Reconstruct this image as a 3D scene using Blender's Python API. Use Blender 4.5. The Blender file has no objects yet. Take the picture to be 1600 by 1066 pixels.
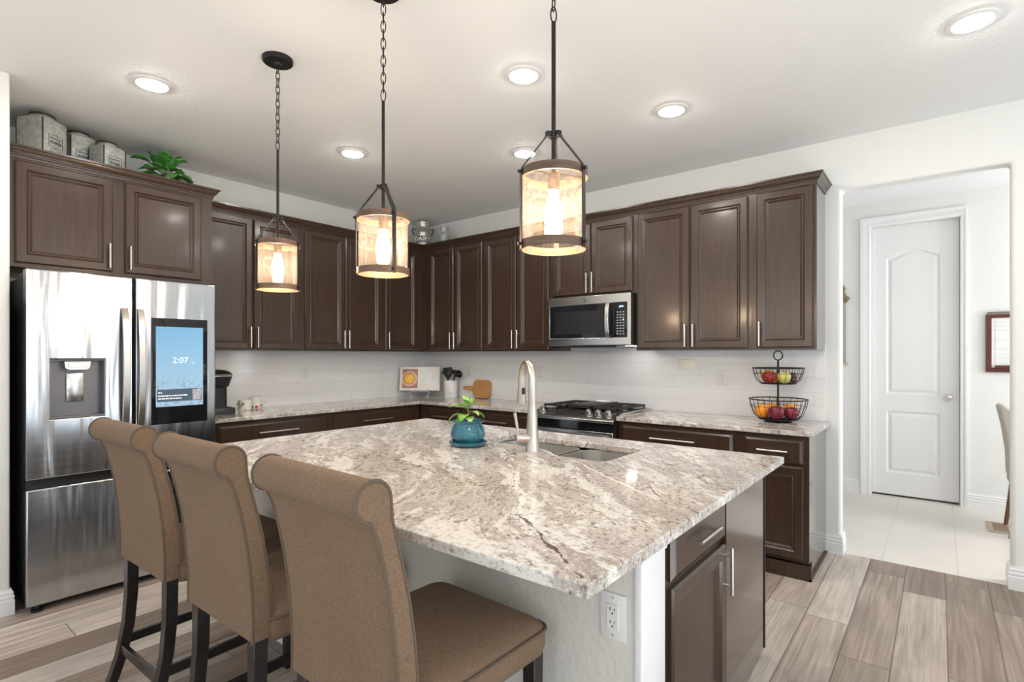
import bpy, bmesh, math, random
from mathutils import Vector, Matrix
PI = math.pi
random.seed(7)
scn = bpy.context.scene
col = scn.collection

# ------------------------------------------------------------------ camera
H = 2.8426          # ceiling height
ZF = 0.015          # floor height
YAW = 0.6723
cam_d = bpy.data.cameras.new('camera')
cam = bpy.data.objects.new('camera', cam_d)
col.objects.link(cam)
cam.location = (4.6751, -4.2436, 1.3745)
cam.rotation_euler = (PI / 2, 0, YAW)
cam_d.sensor_width = 36
cam_d.lens = 840.06 / 1600 * 36
cam_d.shift_y = 21.3 / 1600
cam_d.clip_start = 0.05
scn.camera = cam

# ------------------------------------------------------------------ light
scn.view_settings.view_transform = 'Standard'
scn.view_settings.look = 'None'
scn.view_settings.gamma = 1
scn.view_settings.use_curve_mapping = False
scn.view_settings.exposure = -0.16

world = bpy.data.worlds.new('world')
scn.world = world
world.use_nodes = True
world.node_tree.nodes['Background'].inputs[0].default_value = (0.80, 0.90, 1.0, 1)
world.node_tree.nodes['Background'].inputs[1].default_value = 2.0


def area(name, loc, rot, sx, sy, power, color):
    d = bpy.data.lights.new(name, 'AREA')
    d.shape = 'RECTANGLE'
    d.size, d.size_y = sx, sy
    d.energy = power
    d.color = color
    o = bpy.data.objects.new(name, d)
    o.location = loc
    o.rotation_euler = rot
    col.objects.link(o)
    return o


DAY = (0.78, 0.90, 1.0)
# daylight through the windows of the open living space behind the camera
for wy, wp in ((-1.6, 30), (-4.2, 27), (-6.8, 20)):
    area('window_and_fill_light', (8.93, wy, 1.45), (0, PI / 2, 0), 2.0, 1.7, wp, DAY)
for wx in (2.6, 5.2, 7.6):
    area('window_and_fill_light', (wx, -8.93, 1.45), (PI / 2, 0, 0), 1.9, 2.0, 5, DAY)
# added fill lamps, unseen near the floor, aimed up to brighten the ceiling
for lx, ly, p in ((6.2, -3.4, 66), (3.4, -6.9, 66), (6.6, -6.4, 52)):
    area('ceiling_fill', (lx, ly, 0.06), (PI, 0, 0), 1.8, 1.8, p, (0.93, 0.98, 1.0))
# added fill lamp brightening the back hall, out of view to the side
area('window_and_fill_light', (7.42, 1.1, 1.6), (0, PI / 2, 0), 1.6, 1.1, 64, (0.98, 0.98, 1.0))

RECESSED_EMIT = 190.0
BULB_EMIT = 270.0

# ------------------------------------------------------------------ node helpers


class NT:
    def __init__(self, name):
        self.m = bpy.data.materials.new(name)
        self.m.use_nodes = True
        self.t = self.m.node_tree
        self.n = self.t.nodes
        self.b = self.n['Principled BSDF']
        self.out = self.n['Material Output']
        self._co = None

    def link(self, a, b):
        self.t.links.new(a, b)

    def new(self, kind, **kw):
        n = self.n.new(kind)
        for k, v in kw.items():
            setattr(n, k, v)
        return n

    def coord(self, which='Object'):
        if self._co is None:
            self._co = self.new('ShaderNodeTexCoord')
        return self._co.outputs[which]

    def mapping(self, vec=None, loc=(0, 0, 0), rot=(0, 0, 0), scale=(1, 1, 1)):
        mp = self.new('ShaderNodeMapping')
        self.link(vec if vec is not None else self.coord(), mp.inputs['Vector'])
        mp.inputs['Location'].default_value = loc
        mp.inputs['Rotation'].default_value = rot
        mp.inputs['Scale'].default_value = scale
        return mp.outputs['Vector']

    def noise(self, vec=None, scale=5, detail=4, rough=0.5, dist=0.0):
        n = self.new('ShaderNodeTexNoise')
        if vec is not None:
            self.link(vec, n.inputs['Vector'])
        else:
            self.link(self.coord(), n.inputs['Vector'])
        n.inputs['Scale'].default_value = scale
        n.inputs['Detail'].default_value = detail
        n.inputs['Roughness'].default_value = rough
        n.inputs['Distortion'].default_value = dist
        return n.outputs['Fac']

    def ramp(self, fac, stops, interp='LINEAR'):
        r = self.new('ShaderNodeValToRGB')
        r.color_ramp.interpolation = interp
        e = r.color_ramp.elements
        while len(e) < len(stops):
            e.new(0.5)
        for i, (p, c) in enumerate(stops):
            e[i].position = p
            if not isinstance(c, (tuple, list)):
                c = (c, c, c)
            e[i].color = (*c[:3], 1)
        self.link(fac, r.inputs['Fac'])
        return r.outputs['Color']

    def math(self, op, a, b=None, c=None):
        n = self.new('ShaderNodeMath', operation=op)
        for i, v in enumerate((a, b, c)):
            if v is None:
                continue
            if isinstance(v, (int, float)):
                n.inputs[i].default_value = v
            else:
                self.link(v, n.inputs[i])
        return n.outputs[0]

    def mix(self, fac, a, b, blend='MIX'):
        n = self.new('ShaderNodeMix', data_type='RGBA', blend_type=blend)
        for s, v in ((n.inputs[0], fac), (n.inputs[6], a), (n.inputs[7], b)):
            if isinstance(v, (int, float)):
                s.default_value = v
            elif isinstance(v, (tuple, list)):
                s.default_value = (*v[:3], 1)
            else:
                self.link(v, s)
        return n.outputs[2]

    def bump(self, height, strength=0.1, dist=0.01):
        n = self.new('ShaderNodeBump')
        n.inputs['Strength'].default_value = strength
        n.inputs['Distance'].default_value = dist
        self.link(height, n.inputs['Height'])
        self.link(n.outputs['Normal'], self.b.inputs['Normal'])

    def set(self, color=None, rough=None, metal=None, spec=None, **kw):
        b = self.b
        for k, v in (('Base Color', color), ('Roughness', rough), ('Metallic', metal), ('Specular IOR Level', spec)):
            if v is None:
                continue
            if isinstance(v, (int, float)):
                b.inputs[k].default_value = v
            elif isinstance(v, (tuple, list)):
                b.inputs[k].default_value = (*v[:3], 1)
            else:
                self.link(v, b.inputs[k])
        for k, v in kw.items():
            b.inputs[k.replace('_', ' ')].default_value = v
        return self.m


def plain(name, color, rough=0.5, metal=0.0, spec=0.5, var=0.04, scale=30):
    """a plain painted / moulded / metal surface with a slight procedural mottling"""
    t = NT(name)
    f = t.noise(scale=scale, detail=2)
    dark = tuple(c * (1 - var) for c in color)
    lite = tuple(min(1, c * (1 + var)) for c in color)
    t.set(color=t.ramp(f, [(0.3, dark), (0.7, lite)]), rough=rough, metal=metal, spec=spec)
    return t.m


def emis(name, color, strength, base=0.02):
    t = NT(name)
    t.set(color=(base, base, base), rough=0.5)
    t.b.inputs['Emission Color'].default_value = (*color, 1)
    t.b.inputs['Emission Strength'].default_value = strength
    return t.m


# ------------------------------------------------------------------ materials
def mat_wall(name, color, scale, strength):
    t = NT(name)
    t.set(color=color, rough=0.75, spec=0.25)
    n = t.noise(scale=scale, detail=2, rough=0.5)
    t.bump(t.ramp(n, [(0.42, 0.0), (0.62, 1.0)]), strength, 0.004)
    return t.m


M = {}
M['wall'] = mat_wall('wall_paint', (0.81, 0.815, 0.795), 70, 0.12)
M['ceiling'] = mat_wall('ceiling_paint', (0.875, 0.885, 0.885), 45, 0.16)
M['pony'] = mat_wall('half_wall_paint', (0.74, 0.72, 0.665), 60, 0.22)
M['trim'] = plain('white_trim_paint', (0.84, 0.84, 0.835), 0.35, var=0.01)
M['door_white'] = plain('white_door_paint', (0.84, 0.835, 0.825), 0.4, var=0.01)


def mat_cabinet(name='espresso_wood', rough=0.28, coat=0.25):
    t = NT(name)
    v = t.mapping(scale=(26, 26, 1.3))
    n = t.noise(v, 2.2, 6, 0.62, 0.6)
    n2 = t.noise(t.mapping(scale=(3, 3, 0.8)), 1.6, 3, 0.5)
    c = t.ramp(n, [(0.30, (0.033, 0.018, 0.0115)), (0.55, (0.050, 0.028, 0.018)), (0.75, (0.066, 0.038, 0.0255))])
    c = t.mix(t.ramp(n2, [(0.35, 0.0), (0.7, 0.35)]), c, (0.075, 0.043, 0.0285))
    t.set(color=c, rough=rough, spec=0.5, Coat_Weight=coat, Coat_Roughness=0.12)
    t.bump(n, 0.03, 0.002)
    return t.m


M['cab'] = mat_cabinet()
M['cab_end'] = mat_cabinet('espresso_end_panel', 0.22, 1.0)


def mat_granite():
    t = NT('granite')
    base = t.mapping(rot=(0, 0, math.radians(38)))
    warp = t.new('ShaderNodeTexNoise')      # slow flow distortion shared by every layer
    t.link(base, warp.inputs['Vector'])
    warp.inputs['Scale'].default_value = 0.9
    warp.inputs['Detail'].default_value = 2
    va = t.new('ShaderNodeVectorMath', operation='MULTIPLY_ADD')
    t.link(warp.outputs['Color'], va.inputs[0])
    va.inputs[1].default_value = (0.25, 0.60, 0.25)
    t.link(base, va.inputs[2])
    w = va.outputs[0]
    flow = t.noise(t.mapping(w, scale=(0.55, 2.5, 2)), 1.6, 4, 0.55)
    flow2 = t.noise(t.mapping(w, loc=(3.1, 7.7, 0), scale=(0.8, 3.6, 2)), 2.0, 7, 0.70)
    blot = t.noise(t.mapping(w, loc=(4, 1, 2), scale=(0.8, 1.7, 1.0)), 15, 6, 0.72)
    fine = t.noise(t.mapping(w, scale=(0.7, 1.0, 1.0)), 78, 4, 0.75)
    fine2 = t.noise(t.mapping(w, loc=(9, 2, 4), scale=(0.6, 1.0, 1.0)), 120, 3, 0.7)
    vor = t.new('ShaderNodeTexVoronoi')
    t.link(t.mapping(w, scale=(0.75, 1.1, 1.0)), vor.inputs['Vector'])
    vor.inputs['Scale'].default_value = 115
    cry = t.new('ShaderNodeSeparateColor')
    t.link(vor.outputs['Color'], cry.inputs[0])
    c = t.ramp(flow, [(0.34, (0.70, 0.655, 0.605)), (0.46, (0.49, 0.44, 0.40)), (0.52, (0.66, 0.615, 0.575)), (0.59, (0.445, 0.40, 0.365)), (0.70, (0.68, 0.63, 0.58))])
    c = t.mix(t.math('MULTIPLY', cry.outputs[0], 0.38), c, (0.36, 0.31, 0.275))
    c = t.mix(t.ramp(fine, [(0.38, 0.65), (0.52, 0.0)]), c, (0.33, 0.28, 0.25))
    c = t.mix(t.ramp(fine2, [(0.52, 0.0), (0.66, 0.7)]), c, (0.80, 0.775, 0.735))
    pat = t.math('ADD', t.math('MULTIPLY', flow2, 0.62), t.math('MULTIPLY', blot, 0.38))
    wv = t.ramp(pat, [(0.515, 0.0), (0.55, 1.0)])
    c = t.mix(t.math('MULTIPLY', wv, t.ramp(fine, [(0.36, 0.45), (0.50, 1.0)])), c, (0.80, 0.775, 0.735))
    band = t.ramp(pat, [(0.40, 0.85), (0.49, 0.6), (0.525, 1.0), (0.57, 0.25)])
    sn = t.noise(t.mapping(w, loc=(1, 5, 0), scale=(0.62, 1, 1)), 46, 5, 0.78)
    spk = t.math('MULTIPLY', t.ramp(sn, [(0.55, 0.0), (0.60, 1.0)]), band)
    c = t.mix(t.math('MULTIPLY', spk, 0.85), c, (0.115, 0.082, 0.072))
    # rare long dark streaks
    st = t.math('ABSOLUTE', t.math('SUBTRACT', t.noise(t.mapping(w, loc=(0.35, 2.2, 0), scale=(0.55, 1.9, 1)), 1.15, 3, 0.5), 0.53))
    stm = t.math('MULTIPLY', t.ramp(st, [(0.0, 1.0), (0.006, 0.0)]), t.ramp(blot, [(0.49, 0.0), (0.55, 1.0)]))
    c = t.mix(stm, c, (0.10, 0.076, 0.072))
    # two long veins that can be followed across the island slab
    for (ax, ay), (bx, by), wd, colr, amp in (((3.70, -3.00), (4.10, -3.285), 0.0065, (0.10, 0.076, 0.072), 0.5),
                                              ((3.50, -2.30), (3.97, -2.62), 0.0060, (0.83, 0.80, 0.765), 0.35)):
        L_ = math.hypot(bx - ax, by - ay)
        dx, dy = (bx - ax) / L_, (by - ay) / L_
        sp = t.new('ShaderNodeSeparateXYZ')
        t.link(t.coord(), sp.inputs[0])
        px, py = t.math('SUBTRACT', sp.outputs[0], ax), t.math('SUBTRACT', sp.outputs[1], ay)
        al = t.math('ADD', t.math('MULTIPLY', px, dx), t.math('MULTIPLY', py, dy))
        ac = t.math('ADD', t.math('MULTIPLY', px, -dy), t.math('MULTIPLY', py, dx))
        wob = t.math('MULTIPLY', t.math('SUBTRACT', t.noise(scale=9, detail=4, rough=0.7), 0.5), 0.05)
        dist = t.math('ABSOLUTE', t.math('ADD', ac, wob))
        lim = t.math('MULTIPLY', t.ramp(t.noise(t.mapping(loc=(5, 3, 1)), 11, 3, 0.6), [(amp - 0.08, 0.0), (amp + 0.12, 1.0)]), wd)
        on = t.math('LESS_THAN', dist, lim)
        on = t.math('MULTIPLY', on, t.math('MULTIPLY', t.math('GREATER_THAN', al, 0.0), t.math('LESS_THAN', al, L_)))
        c = t.mix(t.math('MULTIPLY', on, 0.9), c, colr)
    t.set(color=c, rough=0.09, spec=0.5)
    return t.m


M['granite'] = mat_granite()


def mat_floor():
    t = NT('plank_floor')
    W, L = 0.1935, 1.22
    sep = t.new('ShaderNodeSeparateXYZ')
    t.link(t.coord(), sep.inputs[0])
    u = t.math('DIVIDE', t.math('SUBTRACT', sep.outputs[0], 4.315 - 30 * W), W)
    iu = t.math('FLOOR', u)
    fu = t.math('FRACT', u)
    wn = t.new('ShaderNodeTexWhiteNoise', noise_dimensions='1D')
    t.link(iu, wn.inputs['W'])
    v = t.math('ADD', t.math('DIVIDE', t.math('ADD', sep.outputs[1], 20.0), L), t.math('MULTIPLY', wn.outputs['Value'], 7.3))
    iv = t.math('FLOOR', v)
    fv = t.math('FRACT', v)
    cb = t.new('ShaderNodeCombineXYZ')
    t.link(iu, cb.inputs[0])
    t.link(iv, cb.inputs[1])
    idn = t.new('ShaderNodeTexWhiteNoise', noise_dimensions='2D')
    t.link(cb.outputs[0], idn.inputs['Vector'])
    idv, idc = idn.outputs['Value'], idn.outputs['Color']
    off = t.new('ShaderNodeVectorMath', operation='MULTIPLY_ADD')
    t.link(idc, off.inputs[0])
    off.inputs[1].default_value = (7, 31, 11)
    t.link(t.coord(), off.inputs[2])
    g = t.noise(t.mapping(off.outputs[0], scale=(10, 0.42, 1)), 2.0, 7, 0.60, 1.6)
    g2 = t.noise(t.mapping(off.outputs[0], scale=(60, 1.0, 1)), 2.0, 3, 0.6, 0.6)
    cl = t.noise(t.mapping(off.outputs[0], scale=(4, 1.3, 1)), 1.6, 3, 0.5, 0.5)
    tone = t.math('ADD', t.math('MULTIPLY', idv, 0.46), t.math('MULTIPLY', g, 0.62))
    c = t.ramp(tone, [(0.28, (0.225, 0.158, 0.118)), (0.44, (0.36, 0.276, 0.218)), (0.58, (0.53, 0.437, 0.366)), (0.78, (0.74, 0.65, 0.57))])
    c = t.mix(t.ramp(cl, [(0.35, 0.42), (0.65, 0.0)]), c, (0.22, 0.172, 0.145))
    c = t.mix(t.ramp(g2, [(0.33, 0.42), (0.5, 0.0)]), c, (0.19, 0.145, 0.118))
    eu = t.math('MINIMUM', fu, t.math('SUBTRACT', 1.0, fu))
    ev = t.math('MULTIPLY', t.math('MINIMUM', fv, t.math('SUBTRACT', 1.0, fv)), L / W)
    e = t.math('MINIMUM', eu, ev)
    seam = t.ramp(e, [(0.006, 1.0), (0.018, 0.0)])
    c = t.mix(t.math('MULTIPLY', seam, 0.75), c, (0.07, 0.052, 0.045))
    t.set(color=c, rough=t.ramp(g, [(0.3, 0.42), (0.7, 0.33)]), spec=0.4)
    t.bump(t.ramp(e, [(0.0, 0.0), (0.02, 1.0)]), 0.25, 0.002)
    return t.m


M['floor'] = mat_floor()


def mat_tiles(name, w, h, c1, c2, grout, gap, rough, uv, offset=0.5):
    t = NT(name)
    sep = t.new('ShaderNodeSeparateXYZ')
    t.link(t.coord(), sep.inputs[0])
    cb = t.new('ShaderNodeCombineXYZ')
    if uv == 'wall':
        t.link(t.math('SUBTRACT', sep.outputs[0], sep.outputs[1]), cb.inputs[0])
        t.link(t.math('SUBTRACT', sep.outputs[2], 0.914), cb.inputs[1])
    else:
        t.link(t.math('SUBTRACT', sep.outputs[0], 4.3735), cb.inputs[0])
        t.link(t.math('SUBTRACT', sep.outputs[1], 0.02), cb.inputs[1])
    b = t.new('ShaderNodeTexBrick')
    b.offset = offset
    t.link(cb.outputs[0], b.inputs['Vector'])
    b.inputs['Color1'].default_value = (*c1, 1)
    b.inputs['Color2'].default_value = (*c2, 1)
    b.inputs['Mortar'].default_value = (*grout, 1)
    b.inputs['Scale'].default_value = 1
    b.inputs['Mortar Size'].default_value = gap
    b.inputs['Mortar Smooth'].default_value = 0.3
    b.inputs['Brick Width'].default_value = w
    b.inputs['Row Height'].default_value = h
    c = b.outputs['Color']
    if uv != 'wall':
        c = t.mix(t.ramp(t.noise(scale=3.2, detail=4), [(0.4, 0.0), (0.65, 0.5)]), c, tuple(x * 0.93 for x in c2))
    t.set(color=c, rough=rough, spec=0.5)
    bn = t.new('ShaderNodeBump')
    bn.inputs['Strength'].default_value = 0.35
    bn.inputs['Distance'].default_value = 0.002
    bn.invert = True
    t.link(b.outputs['Fac'], bn.inputs['Height'])
    t.link(bn.outputs['Normal'], t.b.inputs['Normal'])
    return t.m


M['subway'] = mat_tiles('white_subway_tile', 0.40, 0.0985, (0.86, 0.865, 0.87), (0.835, 0.84, 0.85), (0.74, 0.745, 0.75), 0.0022, 0.12, 'wall')
M['tile'] = mat_tiles('cream_floor_tile', 0.39, 0.78, (0.74, 0.69, 0.635), (0.72, 0.675, 0.62), (0.60, 0.55, 0.50), 0.003, 0.32, 'floor', 0.0)


def mat_steel(name, color=(0.62, 0.615, 0.605), rough=0.22, wave=0.0, grain=0.03, horizontal=True):
    t = NT(name)
    sc = (1.5, 1.5, 260) if horizontal else (200, 200, 1.5)
    n = t.noise(t.mapping(scale=sc), 1.0, 2, 0.5)
    r = t.math('ADD', t.math('MULTIPLY', n, 0.12), rough - 0.06)
    t.set(color=t.ramp(n, [(0.3, tuple(c * 0.94 for c in color)), (0.7, color)]), rough=r, metal=1.0)
    if wave:
        wv = t.noise(t.mapping(scale=(1, 10.5, 0.95)), 1.0, 2, 0.4, 0.35)
        t.bump(wv, 1.0, wave)
    return t.m


M['steel'] = mat_steel('brushed_steel')
M['steel_wavy'] = mat_steel('fridge_steel', (0.54, 0.555, 0.58), 0.20, 0.011)
M['steel_sink'] = mat_steel('sink_steel', (0.72, 0.70, 0.67), 0.33)
M['nickel'] = plain('brushed_nickel', (0.68, 0.655, 0.625), 0.3, 1.0, var=0.03, scale=80)
M['nickel_warm'] = plain('faucet_nickel', (0.68, 0.63, 0.57), 0.28, 1.0, var=0.03, scale=80)
M['handle_steel'] = plain('handle_steel', (0.46, 0.435, 0.41), 0.25, 1.0, var=0.03)
M['black'] = plain('black_plastic', (0.014, 0.014, 0.015), 0.32, var=0.1)
M['black_gloss'] = plain('black_glass', (0.012, 0.013, 0.015), 0.05, var=0.05)
M['charcoal'] = plain('charcoal_side', (0.022, 0.023, 0.025), 0.45, var=0.1)
M['dark_iron'] = plain('dark_iron', (0.028, 0.026, 0.025), 0.48, 0.6, var=0.15)
M['grate'] = plain('cast_iron', (0.030, 0.027, 0.025), 0.5, 0.3, var=0.15)
M['griddle'] = plain('griddle_plate', (0.055, 0.048, 0.043), 0.42, 0.5, var=0.1)
M['dispenser'] = plain('dispenser_grey', (0.16, 0.16, 0.175), 0.35, 0.3, var=0.03)
M['white_plastic'] = plain('white_plastic', (0.82, 0.82, 0.80), 0.35, var=0.01)
M['slot'] = plain('outlet_slot', (0.03, 0.03, 0.03), 0.6)
M['leg'] = plain('espresso_leg', (0.020, 0.014, 0.014), 0.22, var=0.15, scale=12)
M['ceramic'] = plain('white_ceramic', (0.83, 0.82, 0.80), 0.18, var=0.01)
M['paper'] = plain('paper', (0.85, 0.83, 0.80), 0.7, var=0.02)
M['ink'] = plain('ink', (0.05, 0.05, 0.06), 0.6)
M['galv_dark'] = plain('aged_rim', (0.045, 0.045, 0.04), 0.45, 0.5, var=0.2)
M['white_metal'] = plain('white_wire', (0.80, 0.80, 0.76), 0.4, var=0.02)
M['maroon'] = plain('maroon_wood', (0.105, 0.022, 0.017), 0.35, var=0.1)
M['grey_line'] = plain('grey_line', (0.55, 0.57, 0.60), 0.6)
M['red_line'] = plain('red_line', (0.62, 0.30, 0.30), 0.6)
M['curtain'] = plain('reflection_linen', (0.62, 0.46, 0.33), 0.9)  # only for the added unseen curtains reflected in the fridge
M['vent'] = plain('vent_tan', (0.52, 0.40, 0.29), 0.45, var=0.05)
M['vent_dark'] = plain('vent_dark', (0.20, 0.135, 0.085), 0.6)
M['soil'] = plain('soil', (0.035, 0.022, 0.015), 0.9, var=0.4, scale=120)
M['stem'] = plain('stem', (0.16, 0.22, 0.05), 0.5, var=0.1)


def mat_fabric(name, c1, c2):
    t = NT(name)
    v1 = t.noise(t.mapping(scale=(620, 620, 130)), 1.0, 2, 0.6)
    v2 = t.noise(t.mapping(scale=(130, 130, 620)), 1.0, 2, 0.6)
    wv = t.math('ADD', t.math('MULTIPLY', v1, 0.5), t.math('MULTIPLY', v2, 0.5))
    big = t.noise(scale=5, detail=3)
    c = t.ramp(wv, [(0.36, c1), (0.64, c2)])
    c = t.mix(t.ramp(big, [(0.4, 0.0), (0.7, 0.22)]), c, c1)
    t.set(color=c, rough=0.9, spec=0.15, Sheen_Weight=0.05)
    t.bump(wv, 0.25, 0.002)
    return t.m


M['fabric'] = mat_fabric('tan_linen', (0.158, 0.100, 0.063), (0.265, 0.181, 0.120))
M['piping'] = mat_fabric('taupe_piping', (0.115, 0.085, 0.062), (0.17, 0.13, 0.098))
M['grey_fabric'] = mat_fabric('grey_linen', (0.42, 0.38, 0.33), (0.56, 0.52, 0.47))


def mat_wood(name, dark, lite, axis_scale, rough=0.45, dist=1.0):
    t = NT(name)
    n = t.noise(t.mapping(scale=axis_scale), 2.0, 5, 0.6, dist)
    t.set(color=t.ramp(n, [(0.3, dark), (0.7, lite)]), rough=rough)
    return t.m


M['ring_wood'] = mat_wood('weathered_ring', (0.075, 0.042, 0.025), (0.17, 0.105, 0.066), (6, 6, 40), 0.5)
M['bamboo'] = mat_wood('bamboo_board', (0.50, 0.235, 0.075), (0.62, 0.33, 0.12), (2, 10, 16), 0.45)
M['chair_wood'] = mat_wood('chair_leg_wood', (0.12, 0.06, 0.03), (0.2, 0.1, 0.05), (10, 10, 2), 0.4)


def mat_galv():
    t = NT('galvanised_tin')
    v = t.new('ShaderNodeTexVoronoi')
    t.link(t.coord(), v.inputs['Vector'])
    v.inputs['Scale'].default_value = 55
    c = t.ramp(v.outputs['Color'], [(0.1, (0.36, 0.385, 0.365)), (0.9, (0.56, 0.575, 0.54))])
    c = t.mix(t.ramp(t.noise(scale=9, detail=5), [(0.45, 0.0), (0.7, 0.5)]), c, (0.25, 0.255, 0.235))
    t.set(color=c, rough=0.52, metal=0.35)
    return t.m


M['galv'] = mat_galv()
M['galv_rim'] = plain('bright_tin_rim', (0.52, 0.50, 0.47), 0.35, 0.8, var=0.05)


def mat_leaf(name, dark, lite, edge=None):
    t = NT(name)
    n = t.noise(scale=26, detail=3)
    c = t.ramp(n, [(0.3, dark), (0.7, lite)])
    if edge:
        c = t.mix(t.ramp(t.noise(scale=18, detail=3, dist=1), [(0.5, 0.0), (0.62, 0.8)]), c, edge)
    t.set(color=c, rough=0.35, spec=0.4, Subsurface_Weight=0.0)
    return t.m


M['leaf'] = mat_leaf('dark_leaf', (0.03, 0.15, 0.028), (0.09, 0.30, 0.06))
M['leaf_var'] = mat_leaf('variegated_leaf', (0.10, 0.30, 0.035), (0.22, 0.48, 0.06), (0.55, 0.60, 0.25))


def mat_glaze():
    t = NT('teal_glaze')
    n = t.noise(t.mapping(scale=(1, 1, 0.4)), 22, 4, 0.6)
    t.set(color=t.ramp(n, [(0.35, (0.008, 0.075, 0.135)), (0.65, (0.025, 0.18, 0.25))]), rough=0.08, Coat_Weight=0.6)
    return t.m


M['glaze'] = mat_glaze()


def mat_glass_shade():
    t = NT('seeded_glass')
    tr = t.new('ShaderNodeBsdfTransparent')
    tr.inputs[0].default_value = (1.0, 0.96, 0.91, 1)
    gl = t.new('ShaderNodeBsdfGlossy')
    gl.inputs['Roughness'].default_value = 0.04
    tl = t.new('ShaderNodeBsdfTranslucent')
    tl.inputs[0].default_value = (1.0, 0.84, 0.74, 1)
    df = t.new('ShaderNodeBsdfDiffuse')
    df.inputs[0].default_value = (0.9, 0.78, 0.70, 1)
    seed = t.noise(scale=75, detail=2)
    a = t.new('ShaderNodeMixShader')
    a.inputs[0].default_value = 0.35
    t.link(tl.outputs[0], a.inputs[1])
    t.link(df.outputs[0], a.inputs[2])
    b = t.new('ShaderNodeMixShader')
    t.link(t.ramp(seed, [(0.40, 0.02), (0.68, 0.06)]), b.inputs[0])
    t.link(tr.outputs[0], b.inputs[1])
    t.link(a.outputs[0], b.inputs[2])
    fr = t.new('ShaderNodeFresnel')
    fr.inputs[0].default_value = 1.4
    d = t.new('ShaderNodeMixShader')
    t.link(t.math('MULTIPLY', fr.outputs[0], 0.5), d.inputs[0])
    t.link(b.outputs[0], d.inputs[1])
    t.link(gl.outputs[0], d.inputs[2])
    t.link(d.outputs[0], t.out.inputs['Surface'])
    return t.m


M['shade'] = mat_glass_shade()
M['bulb'] = emis('warm_bulb', (1.0, 0.76, 0.52), BULB_EMIT)
M['led'] = emis('recessed_led', (1.0, 0.96, 0.90), RECESSED_EMIT)
M['led_small'] = emis('cooktop_lamp', (1.0, 0.97, 0.92), 14)
M['clock_text'] = emis('screen_text', (1, 1, 1), 1.3)
M['display_blue'] = emis('display_digits', (0.45, 0.7, 1.0), 1.6)
M['news'] = emis('news_card', (0.055, 0.105, 0.16), 1.0)


def mat_screen():
    t = NT('fridge_screen')
    sep = t.new('ShaderNodeSeparateXYZ')
    t.link(t.coord(), sep.inputs[0])
    z = t.math('DIVIDE', t.math('SUBTRACT', sep.outputs[2], 1.056), 0.49)
    sky = t.ramp(z, [(0.0, (0.50, 0.70, 0.86)), (0.35, (0.44, 0.70, 0.90)), (0.6, (0.36, 0.66, 0.92)), (1.0, (0.26, 0.58, 0.86))])
    n = t.noise(scale=42, detail=5)
    msk = t.math('MULTIPLY', t.ramp(n, [(0.5, 0.0), (0.62, 0.6)]), t.ramp(z, [(0.22, 1.0), (0.45, 0.0)]))
    c = t.mix(msk, sky, (0.22, 0.36, 0.52))
    t.set(color=(0.02, 0.02, 0.02), rough=0.08)
    t.link(c, t.b.inputs['Emission Color'])
    t.b.inputs['Emission Strength'].default_value = 0.95
    return t.m


M['screen'] = mat_screen()


def mat_cake():
    """the printed page: a yellow cake on a pale plate (flat print on the page)"""
    t = NT('printed_cake_photo')
    g = t.coord('Generated')
    sep = t.new('ShaderNodeSeparateXYZ')
    t.link(g, sep.inputs[0])
    dx = t.math('SUBTRACT', sep.outputs[0], 0.45)
    dz = t.math('SUBTRACT', sep.outputs[2], 0.50)
    d = t.math('SQRT', t.math('ADD', t.math('MULTIPLY', dx, dx), t.math('MULTIPLY', t.math('MULTIPLY', dz, dz), 1.6)))
    n = t.noise(scale=60, detail=4)
    c = t.ramp(t.math('ADD', d, t.math('MULTIPLY', n, 0.06)),
               [(0.0, (0.95, 0.62, 0.12)), (0.32, (0.90, 0.50, 0.08)), (0.40, (0.62, 0.22, 0.08)), (0.47, (0.80, 0.62, 0.50)), (0.58, (0.45, 0.22, 0.14))])
    t.set(color=c, rough=0.5)
    return t.m


M['cake'] = mat_cake()


def mat_mug(name, spot):
    t = NT(name)
    v = t.new('ShaderNodeTexVoronoi')
    t.link(t.coord(), v.inputs['Vector'])
    v.inputs['Scale'].default_value = 24
    m = t.ramp(v.outputs['Distance'], [(0.28, 1.0), (0.36, 0.0)])
    c = t.mix(m, (0.80, 0.78, 0.72), t.ramp(v.outputs['Color'], [(0.3, spot), (0.75, (0.20, 0.22, 0.16))]))
    t.set(color=c, rough=0.2)
    return t.m


M['mug_green'] = mat_mug('green_floral_mug', (0.30, 0.50, 0.03))
M['mug_red'] = mat_mug('red_floral_mug', (0.60, 0.08, 0.07))


def mat_fruit(name, a, b, rough=0.3, sc=6, bump=0.0):
    t = NT(name)
    n = t.noise(t.mapping(scale=(3, 3, 0.8)), sc * 4, 4, 0.6)
    t.set(color=t.ramp(n, [(0.35, a), (0.68, b)]), rough=rough)
    if bump:
        t.bump(t.noise(scale=260, detail=1), bump, 0.002)
    return t.m


M['apple_red'] = mat_fruit('red_apple_skin', (0.22, 0.010, 0.016), (0.42, 0.03, 0.03))
M['apple_dark'] = mat_fruit('dark_apple_skin', (0.13, 0.008, 0.018), (0.26, 0.02, 0.04))
M['apple_green'] = mat_fruit('green_apple_skin', (0.52, 0.50, 0.10), (0.66, 0.62, 0.20))
M['plum'] = mat_fruit('plum_skin', (0.055, 0.015, 0.04), (0.16, 0.05, 0.085))
M['orange'] = mat_fruit('orange_skin', (0.85, 0.26, 0.01), (0.95, 0.40, 0.02), 0.4, 6, 0.3)
M['banana'] = mat_fruit('yellow_skin', (0.80, 0.50, 0.05), (0.88, 0.60, 0.10), 0.4)

# ------------------------------------------------------------------ mesh builder


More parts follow.
